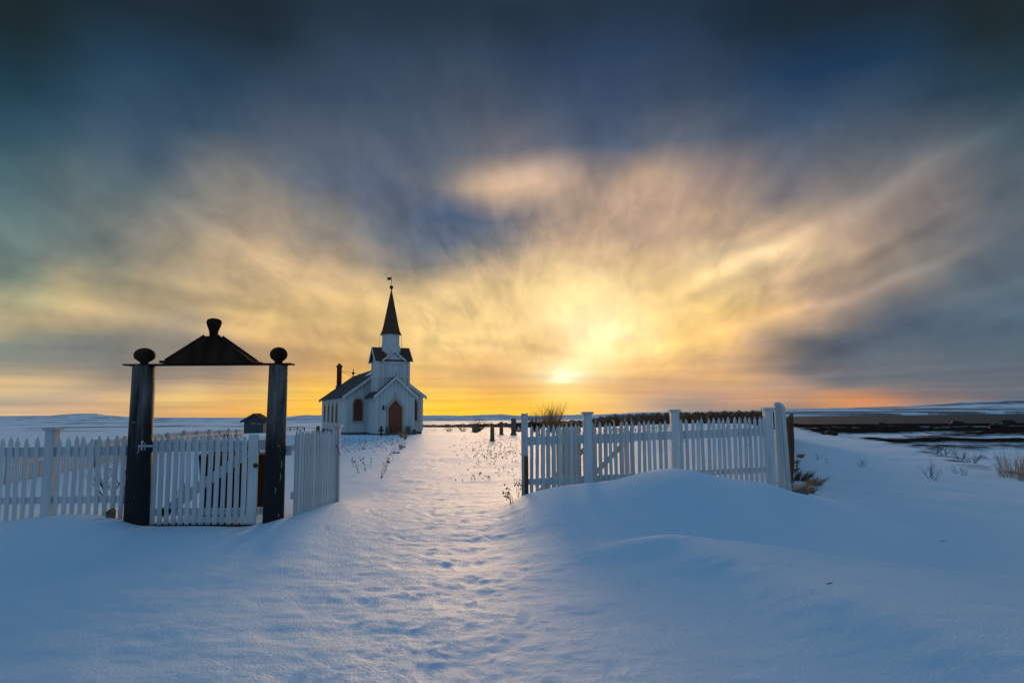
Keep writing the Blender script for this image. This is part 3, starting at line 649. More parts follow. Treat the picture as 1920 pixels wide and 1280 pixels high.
# gables left and right (ridge runs across), smaller gable to the front and back
gb = MB(); gb.prism([(-tw, TE), (tw, TE), (0, TR - .08)], (0, ty, 0), Y3, Z3, X3, -tw, tw)
gb.prism([(-.80, TE - .35), (.80, TE - .35), (.80, TE - .04), (0, TR - .36), (-.80, TE - .04)], (0, ty, 0), X3, Z3, Y3, -tw - .10, tw + .10)
gb.build('tower_gable', 'church', church)
def cross_roof(mb, hw, ev, rg, a0, a1, th, ov, O_, U_, N_):
    sl_ = (rg - ev) / hw
    for sgn in (-1, 1):
        poly = [(sgn * (hw + ov), ev - ov * sl_), (0, rg), (0, rg + th * 1.25), (sgn * (hw + ov), ev - ov * sl_ + th * 1.2)]
        mb.prism(poly, O_, U_, Z3, N_, a0, a1)
mb = MB(); cross_roof(mb, tw, TE, TR, -tw - .24, tw + .24, .07, .16, (0, ty, 0), Y3, X3)
cross_roof(mb, .80, TE - .04, TR - .32, -tw - .26, tw + .26, .06, .12, (0, ty, 0), X3, Y3)
mb.build('tower_roof', 'brownroof', church)
mb = MB()
def verge2(mb, hw, ev, rg, O_, U_, N_, d, ov=.16, w=.16, t=.05):
    sl_ = (rg - ev) / hw
    for sgn in (-1, 1):
        mb.prism([(sgn * (hw + ov), ev - ov * sl_ + .09 - w), (0, rg + .1 - w), (0, rg + .1), (sgn * (hw + ov), ev - ov * sl_ + .10)], O_, U_, Z3, N_, d, d + t)
verge2(mb, tw, TE, TR, (0, ty, 0), Y3, X3, tw + .242); mb.build('tower_verge_board', 'churchtrim', church); mb = MB(); verge2(mb, tw, TE, TR, (0, ty, 0), Y3, (-1, 0, 0), tw + .242); mb.build('tower_verge_board', 'churchtrim', church); mb = MB()
verge2(mb, .80, TE - .04, TR - .32, (0, ty, 0), X3, (0, -1, 0), tw + .262, .12, .15); mb.build('tower_verge_board', 'churchtrim', church); mb = MB(); verge2(mb, .80, TE - .04, TR - .32, (0, ty, 0), X3, Y3, tw + .262, .12, .15)
mb.build('tower_verge_board', 'churchtrim', church)
Ot = (0, ty, 0)
MB().lathe([(.96, TE + .25), (.72, 6.72)], 8, Ot).build('belfry_skirt', 'churchtrim', church)
MB().lathe([(.68, 6.72), (.68, 7.70)], 8, Ot).build('belfry', 'churchtrim', church)
for ms in ([(.74, 6.72), (.74, 6.80)], [(.72, 7.60), (.76, 7.70)]): MB().lathe(ms, 8, Ot).build('belfry_moulding', 'churchtrim', church)
for k in range(8):
    mb = MB(); a = math.pi / 4 * k; mb.box(-.17, .17, .615, .640, 6.98, 7.5, Matrix.Translation(Ot) @ Matrix.Rotation(a, 4, 'Z')); mb.build('belfry_louvre', 'churchtrim', church)
sp_ = MB().lathe([(.86, 7.66), (.80, 7.76), (.70, 8.0), (.60, 8.4), (.035, 11.25)], 8, Ot).build('spire', 'brownroof', church)
MB().lathe([(.02, 11.2), (.05, 11.28), (.12, 11.36), (.15, 11.46), (.12, 11.56), (.03, 11.62)], 12, Ot).build('ball', 'iron', sp_)
mb = MB(); mb.tube([(0, ty, 11.5), (0, ty, 12.35)], .018, 6); mb.build('vane_rod', 'hinge', sp_)
MB().prism([(-.03, 12.05), (-.40, 12.03), (-.30, 12.14), (-.36, 12.24), (-.03, 12.26)], (0, ty, 0), X3, Z3, Y3, -.01, .01).build('vane_flag', 'iron', sp_)
for e_ in (-1, 1): MB().tube([(e_ * .84, ty, 7.66), (e_ * .88, ty, 6.6)], .012, 4).build('stay_rod', 'iron', church)

def L2W(x, y):
    p = O + UV * x + BV * y; return p.x, p.y
# shrubs by the porch are planted further below

# ------------------------------------------------------------------ fences
def picket_mesh(w, t, h, tip=.07):
    return MB().prism([(-w / 2, 0), (w / 2, 0), (w / 2, h - tip), (0, h), (-w / 2, h - tip)], (0, 0, 0), X3, Z3, Y3, -t / 2, t / 2)
def fence_run(root, A, B, tops, spacing, pw=.062, side=-1, m='paint', skip=(), rails=(.27, .95), zbase=None, railt=(.09, .10), tilt=.012, panel=False, ends=0.0):
    """pickets from A to B (root-local xy), tops = z at both ends (root-local)"""
    A = Vector(A); B = Vector(B); d = (B - A); Ln = d.length; d.normalize(); n = Vector((-d.y, d.x)) * side
    rot = math.atan2(d.y, d.x); N_ = int(Ln / spacing)
    big = MB()
    for i in range(N_ + 1):
        s = (i + .5) * Ln / (N_ + 1)
        if any(abs(s - k) < .11 for k in skip): continue
        p = A + d * s + n * .030; zt = tops[0] + (tops[1] - tops[0]) * s / Ln + random.gauss(0, .011)
        if zbase is not None: zb_ = zbase(s)
        else:
            wx = root.matrix_basis @ Vector((p.x, p.y, 0)); zb_ = gz(wx.x, wx.y) - .12 - root.location.z
        h = zt - zb_
        w = pw * random.uniform(.95, 1.05)
        mtx = Matrix.Translation((p.x, p.y, zb_)) @ Matrix.Rotation(rot + random.gauss(0, .02), 4, 'Z') @ Matrix.Rotation(random.gauss(0, tilt), 4, 'Y')
        k = picket_mesh(w, .02, h)
        vs = [mtx @ Vector(v) for v in k.v]
        if panel: big.add(vs, k.f)
        else:
            o = MB().add(k.v, k.f).build('picket', m, root); o.matrix_local = mtx
    if panel: big.build('picket_panel', m, root)
    for r_, hh in zip(rails, railt):
        z0 = tops[0] - r_; z1 = tops[1] - r_
        a0 = A - d * ends; b0 = B + d * ends
        vs = []
        for P, zz_ in ((a0, z0), (b0, z1)):
            for dn in (-.020, .018):
                for dz in (-hh / 2, hh / 2): vs.append((P.x + n.x * dn, P.y + n.y * dn, zz_ + dz))
        MB().add(vs, [(0, 1, 3, 2), (4, 6, 7, 5), (0, 4, 5, 1), (2, 3, 7, 6), (0, 2, 6, 4), (1, 5, 7, 3)]).build('rail', m, root)
def fence_post(root, x, y, zt, w=.12, cap=True, m='paint', rz=0, zb=None, lean=0):
    b = -.35 if zb is None else zb
    mt = Matrix.Translation((x, y, 0)) @ Matrix.Rotation(rz, 4, 'Z') @ Matrix.Rotation(lean, 4, 'Y')
    p = MB().box(-w / 2, w / 2, -w / 2, w / 2, b, zt, mt).build('post', m, root, bevel=.006)
    if cap: MB().box(-w / 2 - .03, w / 2 + .03, -w / 2 - .03, w / 2 + .03, zt, zt + .03, mt).box(-w/2-.02, w/2+.02, -w/2-.02, w/2+.02, zt + .03, zt + .042, mt).build('post_cap', m, p)
    return p

# left fence
YL = 9.95
def px2x(px, Y, z=.6):
    """world x of a photo column at depth Y (near height z)"""
    p = at(px, 771 - (z - 1.65) * F / Y, Y); return p.x
left = thing('picket_fence', 'white picket fence left of the log gateway, half sunk in a snowdrift', 'fence', (px2x(236, YL), YL, 0))
lx = left.location.x
xs_post = px2x(93, YL) - lx
fence_run(left, (-5.2, 0), (.02, 0), (at(-400, 826, YL).z, at(236, 816, YL).z), .120, skip=(5.2 + xs_post,), rails=(.22, .92), railt=(.14, .10))
fence_post(left, xs_post, .0, at(93, 806, YL).z, .14)
fence_post(left, xs_post - 2.3, 0, 1.37, .14)

# gateway
GY = 9.95
gL = at(262, 905, GY); gR = at(517, 905, GY)
gate = thing('log_gateway', 'dark log gateway with mushroom knobs and small pyramid roof on its crossboard', 'gateway', ((gL.x + gR.x) / 2, GY, 0))
gx = gate.location.x
zt = at(400, 683, GY).z
def log(x0, x1, r0, r1, wob):
    prof = [(r0 * 1.03, -.4), (r0 * 1.02, .0)]
    for k in range(1, 13):
        t = k / 12; prof.append((r0 + (r1 - r0) * t, t * (zt - .014)))
    mb = MB(); mb.lathe(prof, 28, (0, 0, 0), wob)
    mb.v = [(v[0] + x0 + (x1 - x0) * max(v[2], 0) / zt, v[1], v[2]) for v in mb.v]
    return mb.build('post', 'log', gate, smooth=False)
xa0, xa1 = at(257, 980, GY).x - gx, at(270, 690, GY).x - gx
xb0, xb1 = at(512, 970, GY).x - gx, at(522, 690, GY).x - gx
pL = log(xa0, xa1, .178, .155, .02); pR = log(xb0, xb1, .150, .135, .02)
for p_ in (pL, pR): p_.data.polygons.foreach_set('use_smooth', [len(f.vertices) < 5 for f in p_.data.polygons])
bx0, bx1 = at(237, 684, GY).x - gx, at(549, 684, GY).x - gx
mb = MB(); mb.box(bx0, bx1, -.11, .11, zt - .014, zt + .008); mb.build('crossboard', 'tarwood', gate, bevel=.004)
for (xc, r, pp) in ((xa1, .150, pL), (xb1, .128, pR)):
    prof = [(.060, zt), (.056, zt + .035)] + [(max(r * math.sin(t * math.pi / 12), .004) , zt + .142 - .112 * math.cos(t * math.pi / 12)) for t in range(4, 13)]
    MB().lathe(prof, 24, (xc, 0, 0), .012).build('knob', 'tarwood', gate, smooth=True)
# pediment roof: low pyramid on a base board
rc = at(398, 683, GY).x - gx; rw = (at(484, 683, GY).x - at(311, 683, GY).x) / 2; rtop = at(398, 631, GY).z
rw *= .975
MB().box(rc - rw, rc + rw, -.24, .24, zt + .009, zt + .045).build('roof_base_board', 'tarwood', gate, bevel=.005)
tw_ = .10
vs = [(rc - rw + .07, -.21, zt + .046), (rc + rw - .07, -.21, zt + .046), (rc + rw - .07, .21, zt + .046), (rc - rw + .07, .21, zt + .046),
      (rc - tw_, -.08, rtop), (rc + tw_, -.08, rtop), (rc + tw_, .08, rtop), (rc - tw_, .08, rtop)]
pyr = MB().add(vs, [(3, 2, 1, 0), (4, 5, 6, 7), (0, 1, 5, 4), (1, 2, 6, 5), (2, 3, 7, 6), (3, 0, 4, 7)]).build('gate_roof', 'tarwood', gate)
mb = MB()
for a, b in ((0, 4), (1, 5), (2, 6), (3, 7)):
    mb.tube([Vector(vs[a]) + Vector((0, 0, .005)), Vector(vs[b]) + Vector((0, 0, .01))], .018, 5)
mb.build('hip_batten', 'tarwood', pyr)
f0 = rtop
MB().lathe([(.062, f0 - .02), (.058, f0 + .02), (.066, f0 + .08), (.084, f0 + .13), (.100, f0 + .175), (.108, f0 + .205), (.108, f0 + .225), (.099, f0 + .247), (.075, f0 + .265), (.04, f0 + .275), (.004, f0 + .278)], 20, (rc, 0, 0), .02).build('roof_finial', 'tarwood', gate, smooth=True)
# frozen iron latch on the left log
mb = MB(); hx = at(268, 836, GY - .18).x - gx; hz_ = at(268, 836, GY - .18).z
mb.box(hx - .05, hx + .16, -.22, -.20, hz_ - .012, hz_ + .018); mb.box(hx + .0, hx + .012, -.235, -.195, hz_ - .06, hz_ + .08)
mb.tube([(hx - .03, -.22, hz_), (hx - .035, -.23, hz_ - .07), (hx - .05, -.23, hz_ - .10)], .006, 5); mb.tube([(hx + .05, -.22, hz_ + .05), (hx + .055, -.22, hz_ - .06)], .006, 5)
mb.build('latch', 'hinge', gate)
mb = MB(); hx2 = at(531, 830, GY).x - gx; hz2 = at(531, 830, GY).z
mb.box(hx2 - .03, hx2 + .05, -.10, -.07, hz2 - .03, hz2 + .03); mb.tube([(hx2, -.1, hz2), (hx2, -.11, hz2 - .12)], .014, 5); mb.build('hinge', 'rust', gate)
# strips of torn bark and old staples on the right log
for (px, py, ln) in ((529, 862, .12), (527, 885, .13), (517, 912, .10), (523, 962, .05)):
    q_ = at(px, py, GY - .14); MB().tube([(q_.x - gx - .008, -.145, q_.z), (q_.x - gx + .003, -.15, q_.z - ln * .5), (q_.x - gx - .014, -.147, q_.z - ln)], [.002, .005, .0015], 5).build('torn_splinter', 'hinge', gate)

# small pedestrian gate inside the gateway
sx0 = at(281, 905, GY).x; sx1 = at(483, 905, GY).x
sg = thing('picket_gate', 'closed white picket gate with diagonal brace between the two dark logs', 'gate', (sx0, GY + .05, 0))
gw = sx1 - sx0; gt = at(380, 815, GY).z
fence_run(sg, (0, 0), (gw - .16, 0), (gt, gt + .005), .1065, pw=.062, rails=(.17, 1.12), railt=(.15, .10), zbase=lambda s: .02, tilt=.006, ends=.03)
MB().box(gw - .155, gw - .01, -.05, -.015, .0, gt).build('stile', 'paint', sg, bevel=.004)
MB().box(gw - .03, gw + .13, .0, .035, gt - .23, gt - .08).build('rail_end', 'paint', sg); MB().box(gw - .03, gw + .12, .0, .035, gt - 1.16, gt - 1.06).build('rail_end', 'paint', sg)
MB().box(-.14, .02, .0, .035, gt - .24, gt - .09).build('rail_end', 'paint', sg)
b0 = Vector((.16, 0, .18)); b1 = Vector((gw - .12, 0, gt - .22)); dd = (b1 - b0).normalized(); nn = Vector((-dd.z, 0, dd.x)) * .065
MB().add([b0 + nn + Vector((0, y_, 0)) for y_ in (-.018, .02)] + [b0 - nn + Vector((0, y_, 0)) for y_ in (-.018, .02)] + [b1 + nn + Vector((0, y_, 0)) for y_ in (-.018, .02)] + [b1 - nn + Vector((0, y_, 0)) for y_ in (-.018, .02)],
         [(0, 1, 3, 2), (4, 6, 7, 5), (0, 4, 5, 1), (2, 3, 7, 6), (0, 2, 6, 4), (1, 5, 7, 3)]).build('brace', 'paint', sg)
lz = at(476, 872, GY).z
MB().box(gw - .06, gw + .02, -.09, -.052, lz - .02, lz + .02).lathe([(.02, lz - .03), (.025, lz), (.02, lz + .03)], 8, (gw - .03, -.09, 0)).build('latch', 'rust', sg)
MB().tube([(gw + .05, .02, gt - .28), (gw + .12, .02, gt - .22), (gw + .12, .02, gt - .10)], .008, 4).build('wire_loop', 'iron', sg)

# half-open leaf of the drive gate, beside the gateway
l0 = at(546, 960, 10.0); l1 = at(626, 940, 11.6)
lf = thing('picket_gate', 'narrow white gate leaf swung inward beside the right log', 'gate', (l0.x, 10.0, 0), 0)
ld = Vector((l1.x - l0.x, 1.6)); lz0 = at(548, 807, 10.0).z; lz1 = at(624, 807, 11.5).z
fence_run(lf, (0, 0), ld, (lz0, lz1), .112, pw=.075, rails=(.25, .95), tilt=.006, side=-1)
fence_post(lf, ld.x + .03, ld.y + .04, at(628, 800, 11.6).z, .09, True)
MB().tube([(ld.x - .02, ld.y, 1.2), (ld.x + .06, ld.y - .08, 1.05), (ld.x + .12, ld.y - .1, .92)], .008, 4).build('wire', 'rust', lf)
MB().box(-.12, -.02, -.02, .02, lz0 - .36, lz0 - .22).build('hinge_block', 'paint2', lf)

# right fence
rA = at(990, 860, 12.0); rB = at(1450, 860, 12.8)
rf_ = thing('picket_fence', 'white picket fence right of the snowy path, buried by a tall drift', 'fence', (rA.x, rA.y, 0))
rt0 = at(992, 796, 12.0).z; rt1 = at(1436, 779.5, 12.8).z
D2 = Vector((rB.x - rA.x, rB.y - rA.y)); dn_ = D2.normalized()
posts = [(at(1101, 860, 12.2).x - rA.x), (at(1267, 860, 12.5).x - rA.x)]
fence_run(rf_, (0, 0), D2, (rt0, rt1), .1075, pw=.058, skip=tuple(posts), rails=(.29, 1.0), railt=(.15, .10), tilt=.012)
fence_post(rf_, at(984, 860, 12.0).x - rA.x, .0, at(984, 775, 12.0).z, .12, False)
k_ = MB().box(-.035, .035, -.11, -.065, .0, at(986, 855, 11.9).z, Matrix.Translation((at(987, 900, 12).x - rA.x, 0, 0))).build('stake', 'brownwood_and_shade', rf_)
fence_post(rf_, posts[0], .2 * posts[0] / 2.2 * .8, at(1101, 776, 12.2).z, .15, True)
fence_post(rf_, posts[1], .50, at(1267, 771.5, 12.5).z, .15, True)
fence_post(rf_, at(1444, 860, 12.8).x - rA.x, .82, at(1444, 768, 12.8).z, .15, True)
# cluster of tall boards at the corner
cb = at(1462, 860, 12.75)
for (px, ptop, w_c, ln) in ((1461, 754, .115, .010), (1468, 757, .085, -.012), (1472, 762, .07, -.03)):
    c0 = at(px, 860, 12.75); zt_ = at(px, ptop, 12.75).z
    MB().box(-w_c / 2, w_c / 2, -.03, .03, -.3, zt_, Matrix.Translation((c0.x - rA.x, .75 - (px - 1461) * .012, 0)) @ Matrix.Rotation(ln, 4, 'Y')).build('corner_board', 'paint', rf_, bevel=.004)

# gate leaf folded back behind the right fence; dimmer light put into its duller paint
q0 = at(1002, 860, 12.55); q1 = at(1190, 860, 12.9)
gl = thing('picket_gate', 'long gate leaf folded open behind the right-hand fence, its braces showing', 'gate', (q0.x, q0.y, 0))
dq = Vector((q1.x - q0.x, q1.y - q0.y)); gzt = at(1002, 800, 12.55).z
fence_run(gl, (0, 0), dq, (gzt, at(1190, 797, 12.9).z), .108, pw=.062, m='paint2', rails=(.27, 1.02), railt=(.11, .10), tilt=.006, side=1)
for (ua, za, ub, zb_) in ((.10, .18, .98, .95), (1.02, .35, 1.72, 1.02)):
    b0 = Vector((ua, ua * .18 + .03, za)); b1 = Vector((ub, ub * .18 + .03, zb_)); dd = (b1 - b0).normalized(); nn = Vector((-dd.z, 0, dd.x)) * .045
    MB().add([b0 + nn + Vector((0, y_, 0)) for y_ in (0, .03)] + [b0 - nn + Vector((0, y_, 0)) for y_ in (0, .03)] + [b1 + nn + Vector((0, y_, 0)) for y_ in (0, .03)] + [b1 - nn + Vector((0, y_, 0)) for y_ in (0, .03)],
             [(0, 1, 3, 2), (4, 6, 7, 5), (0, 4, 5, 1), (2, 3, 7, 6), (0, 2, 6, 4), (1, 5, 7, 3)]).build('brace', 'paint2', gl)
MB().box(.92, 1.0, .0, .05, .1, gzt - .03).build('stile', 'brownwood_and_shade', gl)

# side fence running away from the corner; its shade is put into the brown colour
sf0 = (at(1476, 840, 13.2).x, 13.2); sf1 = (at(1486, 805, 42).x, 42.0)
sf = thing('picket_fence', 'side fence with shade put into its brown colour, running straight away behind the tall corner boards', 'fence', (sf0[0], sf0[1], 0))
dv = Vector((sf1[0] - sf0[0], sf1[1] - sf0[1])); L_ = dv.length; dn2 = dv.normalized()
for k in range(12):
    a = dn2 * (L_ * k / 12); b = dn2 * (L_ * (k + 1) / 12)
    zz0 = at(1482, 783, sf0[1] + a.y).z
    fence_run(sf, a, b, (1.32, 1.32), .14, m='brownwood_and_shade', panel=True, rails=(.25,), railt=(.1,))
    fence_post(sf, b.x, b.y, 1.40, .12, False, 'brownwood_and_shade')

# churchyard side fence on the left, running back towards the shed
c0 = (-12.1, 16.2); c1 = at(456, 812, 47); c1 = (c1.x, 47.)
cf = thing('picket_fence', 'faded churchyard fence receding behind the left fence towards the small shed', 'fence', (c0[0], c0[1], 0))
dv = Vector((c1[0] - c0[0], c1[1] - c0[1])); NS = 12
for k in range(NS):
    a = dv * (k / NS); b = dv * ((k + 1) / NS); d_ = c0[1] + a.y; d2_ = c0[1] + b.y
    def topz(dp): return float(np.interp(dp, [16, 25, 35, 47], [.66, .84, .74, .50]))
    fence_run(cf, a, b, (topz(d_), topz(d2_)), .13, m='paint2', panel=True, rails=(.22, .75), railt=(.12, .08), side=1)
    fence_post(cf, a.x, a.y, topz(d_) + .03, .10, k % 2 == 0, 'paint2')

# ------------------------------------------------------------------ dark tapered bin behind the gate
bp = at(438, 960, 11.3)
bn = thing('plank_bin', 'black tapered plank bin standing in the snow behind the small gate', 'bin', (bp.x, 11.3, 0), .34)
bw0, bw1 = .44, .53; bt = at(438, 852, 11.3).z
for sy_, nm in ((-1, 0), (1, 0)):
    mb = MB()
    for k in range(6):
        a0 = -1 + 2 * k / 6 + .008; a1 = -1 + 2 * (k + 1) / 6 - .008
        y_ = sy_ * .32
        mb.prism([(a0 * bw0, -.1), (a1 * bw0, -.1), (a1 * bw1, bt - .03), (a0 * bw1, bt - .03)], (0, y_, 0), X3, Z3, (0, sy_, 0), 0, .03)
    mb.build('side_panel', 'tarwood', bn)
for sx_ in (-1, 1):
    MB().add([(sx_ * (bw0), -.32, -.1), (sx_ * bw0, .32, -.1), (sx_ * bw1, .32, bt - .03), (sx_ * bw1, -.32, bt - .03),
              (sx_ * (bw0 - .03), -.32, -.1), (sx_ * (bw0 - .03), .32, -.1), (sx_ * (bw1 - .03), .32, bt - .03), (sx_ * (bw1 - .03), -.32, bt - .03)],
             [(0, 1, 2, 3), (7, 6, 5, 4), (0, 4, 5, 1), (1, 5, 6, 2), (2, 6, 7, 3), (3, 7, 4, 0)]).build('side_panel', 'tarwood', bn)
MB().box(-bw1 - .03, bw1 + .03, -.37, .37, bt - .028, bt + .012).build('lid', 'tarwood', bn)
MB().box(-bw1 + .1, bw1 - .16, .33, .40, bt + .012, bt + .04).build('lit_rim_strip', 'brownwood_and_shade', bn)  # brown strip standing in for the lit top rim
mb = MB(); mb.box(bw1 + .0, bw1 + .10, -.2, -.05, bt - .16, bt + .03); mb.build('handle', 'tarwood', bn)

# ------------------------------------------------------------------ shed
Ys = 92; s0 = at(475, 810, Ys)
zs = gz(s0.x, Ys)
sh = thing('shed', 'tiny blue-grey shed with turf gable roof and ochre sign in the snow', 'shed', (s0.x, Ys, zs - .1), .06)
k = Ys / F; hw = 17.5 * k; ev = at(475, 788, Ys).z - zs + .1; rg = at(475, 777.5, Ys).z - zs + .1
MB().prism([(-hw, 0), (hw, 0), (hw, ev), (0, rg - .1), (-hw, ev)], (0, 0, 0), X3, Z3, Y3, 0, 2.6).build('wall', 'shed', sh)
roof_slabs(hw, ev, rg, -.35, 2.9, .16, .42).build('roof', 'turf', sh)
mb = MB(); verge(mb, hw, ev, rg, -.352, .42, .16, .04); mb.build('verge_board', 'shed', sh)
MB().box(-.32, .24, -.05, -.004, 1.28 * ev / 1.75, 1.28 * ev / 1.75 + .2).build('sign', 'orange', sh)
MB().box(.52, .95, -.04, -.004, ev - .5, ev - .42).build('vent', 'hinge', sh)
mb = MB()
for i_ in range(500):
    sg_ = random.choice((-1, 1)); t_ = random.random(); x_ = sg_ * t_ * (hw + .38); y_ = random.uniform(-.3, 2.8)
    z_ = rg + .17 - t_ * (hw + .38) * (rg - ev) / hw; h_ = random.uniform(.05, .16)
    mb.add([(x_ - .02, y_, z_), (x_ + .02, y_, z_), (x_ + random.uniform(-.05, .05), y_, z_ + h_)], [(0, 1, 2)])
mb.build('turf_grass', 'turf', sh)

# ------------------------------------------------------------------ low railing far off between log and church
for idx, (pxa, pxb, py, Yd, lab) in enumerate(((533, 571, 806, 105, 'low dark railing in the snow between the right log and the church'),)):
    a = at(pxa - 30, py, Yd); b = at(pxb, py, Yd); z_ = gz((a.x + b.x) / 2, Yd)
    rl = thing('railing', lab, 'railing', (a.x, Yd, z_ - .1)); mb = MB()
    n_p = 6; w_ = b.x - a.x
    for i_ in range(n_p): MB().box(i_ * w_ / (n_p - 1) - .05, i_ * w_ / (n_p - 1) + .05, -.05, .05, -.2, .8).build('post', 'tarwood', rl)
    for zz_ in (.35, .68): MB().box(0, w_, -.09, -.055, zz_, zz_ + .10).build('rail', 'tarwood', rl)

# ------------------------------------------------------------------ gravestones
def headstone(px, pyb, pyt, Y, wpx, label, kind='slab', name='gravestone'):
    p = at(px, pyb, Y); z_ = gz(p.x, Y); k = Y / F; w = wpx * k / 2; top = at(px, pyt, Y).z - z_
    o = thing(name, label, 'gravestone', (p.x, Y, z_ - .05), random.uniform(-.1, .1), 'gravestones by the church')
    if kind == 'slab':
        MB().box(-w * 1.35, w * 1.35, -.16, .16, -.15, .16).build('base', 'stone', o, bevel=.01)
        n = 8; poly = [(-w, .16), (w, .16)] + [(w * math.cos(math.pi * t / n), top - w * .5 + w * .5 * math.sin(math.pi * t / n)) for t in range(n + 1)]
        MB().prism(poly, (0, 0, 0), X3, Z3, Y3, -.08, .08).build('headstone', 'stone', o)
    elif kind == 'post':
        MB().box(-w * 1.4, w * 1.4, -w * 1.4, w * 1.4, -.2, .10).build('base', 'stone', o)
        MB().prism([(-w, .1), (w, .1), (w * .9, top), (-w * .9, top)], (0, 0, 0), X3, Z3, Y3, -w * .8, w * .8).build('headstone', 'stone', o, bevel=.02)
    elif kind == 'cross':
        MB().box(-.05, .05, -.05, .05, -.2, top).build('upright', 'tarwood', o); MB().box(-w, w, -.06, .06, top * .52, top * .52 + .13).build('crossarm', 'tarwood', o)
        MB().box(-w * .5, w * .5, -.02, .02, top * .78, top * .78 + .06).build('crossarm', 'tarwood', o)
    return o
headstone(923, 818, 798, 38, 8, 'short square grave pillar nearest the path, right of the church', 'post')
headstone(940, 807, 789, 48, 7, 'slim grave pillar between the short pillar and the tall broad one', 'post')
headstone(963, 807, 782, 47, 9, 'tallest grave monument, close left of the white end post', 'slab')
headstone(892, 803, 795, 62, 6, 'small gravestone below the rounded bush right of the church', 'slab')
headstone(887, 802, 794, 70, 4, 'tiny grave marker far left of the grave pillars', 'post')
headstone(714.5, 818, 797, 47, 9, 'dark grave cross in front of the church porch wall', 'cross', 'grave_cross')
headstone(726.5, 812, 799, 48.5, 8, 'dark gravestone left of the red-brown church door', 'slab')
headstone(765, 810, 797, 50, 9, 'broad gravestone right of the church door', 'slab')
headstone(777, 811, 803, 50.5, 6, 'low gravestone at the right corner of the church', 'slab')
headstone(596, 812, 797, 66, 6, 'narrow gravestone beyond the left rear corner of the church', 'slab')
headstone(411, 823, 812, 30, 4, 'dark slim grave post seen above the small gate', 'post')
headstone(423, 826, 811, 30, 6, 'dark ragged gravestone seen above the small gate', 'slab')

# ------------------------------------------------------------------ plants
def branch(mb, p, d, L, r, depth, spread, seg=4, up=.15, sides=4, tw=None):
    pts = [p]; rads = [r]
    for k in range(seg):
        d = (d + Vector((random.gauss(0, .13), random.gauss(0, .13), random.gauss(0, .08) + up * .3))).normalized()
        pts.append(pts[-1] + d * (L / seg)); rads.append(r * (1 - .75 * (k + 1) / seg))
    mb.tube(pts, rads, sides)
    if tw is not None: tw.append(pts[-1])
    if depth > 0:
        for k in range(random.randint(2, 4)):
            i = random.randint(1, seg); t = pts[i]
            dd = (d + Vector((random.gauss(0, spread), random.gauss(0, spread), random.uniform(-.1, .5)))).normalized()
            branch(mb, t, dd, L * random.uniform(.4, .65), max(rads[i] * .8, r * .3), depth - 1, spread, 3, up, 3, tw)
def bush(name, label, cat, x, y, h, w, n, m, r=.012, depth=2, spread=.5, group=None, tuft=0, z=None):
    z = gz(x, y) - .03 if z is None else z; mb = MB()
    for k in range(n):
        a = random.uniform(0, 6.28); ti = random.uniform(0, 1) ** .7
        d = Vector((math.cos(a) * ti * w / h, math.sin(a) * ti * w / h, 1)).normalized()
        branch(mb, Vector((math.cos(a) * w * .18 * random.random(), math.sin(a) * w * .18, 0)), d, h * random.uniform(.55, 1.0), r, depth, spread)
    o = mb.build(name, m); o.location = (x, y, z); return tag(o, label, cat, group)
def bx(px, Y): return at(px, 800, Y).x
bush('willow_bush', 'bare willow bush with orange light put into its twig colour, behind the white end post', 'bush', bx(1036, 66), 66, 2.05, 2.1, 90, 'willow', .03, 3, .45)
bush('willow_bush', 'dull brown bare bush left of the orange-lit willow', 'bush', bx(1003, 68), 68, 1.7, 2.4, 60, 'twig', .03, 3, .5)
bush('willow_bush', 'low dark bare bush just left of the white end post', 'bush', bx(972, 70), 70, 1.2, 2.2, 40, 'twig', .03, 3, .5)
bush('rounded_bush', 'dense rounded brown bush right of the church', 'bush', bx(896, 78), 78, 1.25, 1.5, 60, 'twig', .022, 3, .6)
bush('rounded_bush', 'sparse small bush between church and rounded bush', 'bush', bx(868, 84), 84, .9, 1.2, 22, 'twig', .02, 3, .6)
bush('rounded_bush', 'thin bush standing nearest the right church corner', 'bush', bx(842, 86), 86, .7, 1.2, 16, 'twig', .02, 3, .6)
bush('garden_shrub', 'straw-coloured shrub at the left foot of the church door', 'shrub', bx(731, 49.3), 49.3, .55, .3, 16, 'twig', .01, 2, .6)
bush('garden_shrub', 'brown tuft where the trodden path leaves the porch', 'shrub', bx(753, 44), 44, .42, .3, 26, 'straw', .01, 2, .8)
bush('garden_shrub', 'second brown tuft beside the path, nearer the camera', 'shrub', bx(760, 41), 41, .5, .28, 26, 'straw', .01, 2, .8)
bush('garden_shrub', 'dark stubble clump at the left edge of the path', 'shrub', bx(752, 31), 31, .30, .25, 20, 'twigdark', .007, 2, .8)
bush('garden_shrub', 'flat dark clump beside the path below the stubble', 'shrub', bx(744, 27.5), 27.5, .16, .45, 30, 'twigdark', .008, 2, 1.2)
bush('leafless_shrub', 'black twiggy shrub glimpsed through the left fence pickets', 'shrub', px2x(212, 13.5), 13.5, .75, .65, 6, 'twigdark', .014, 2, .7)
bush('leafless_shrub', 'black crooked twigs just left of the left log', 'shrub', px2x(240, 12.6), 12.6, .7, .5, 5, 'twigdark', .014, 2, .7)
bush('leafless_shrub', 'small black twigs seen through the small gate pickets', 'shrub', px2x(352, 13), 13, .5, .45, 5, 'twigdark', .010, 2, .8)
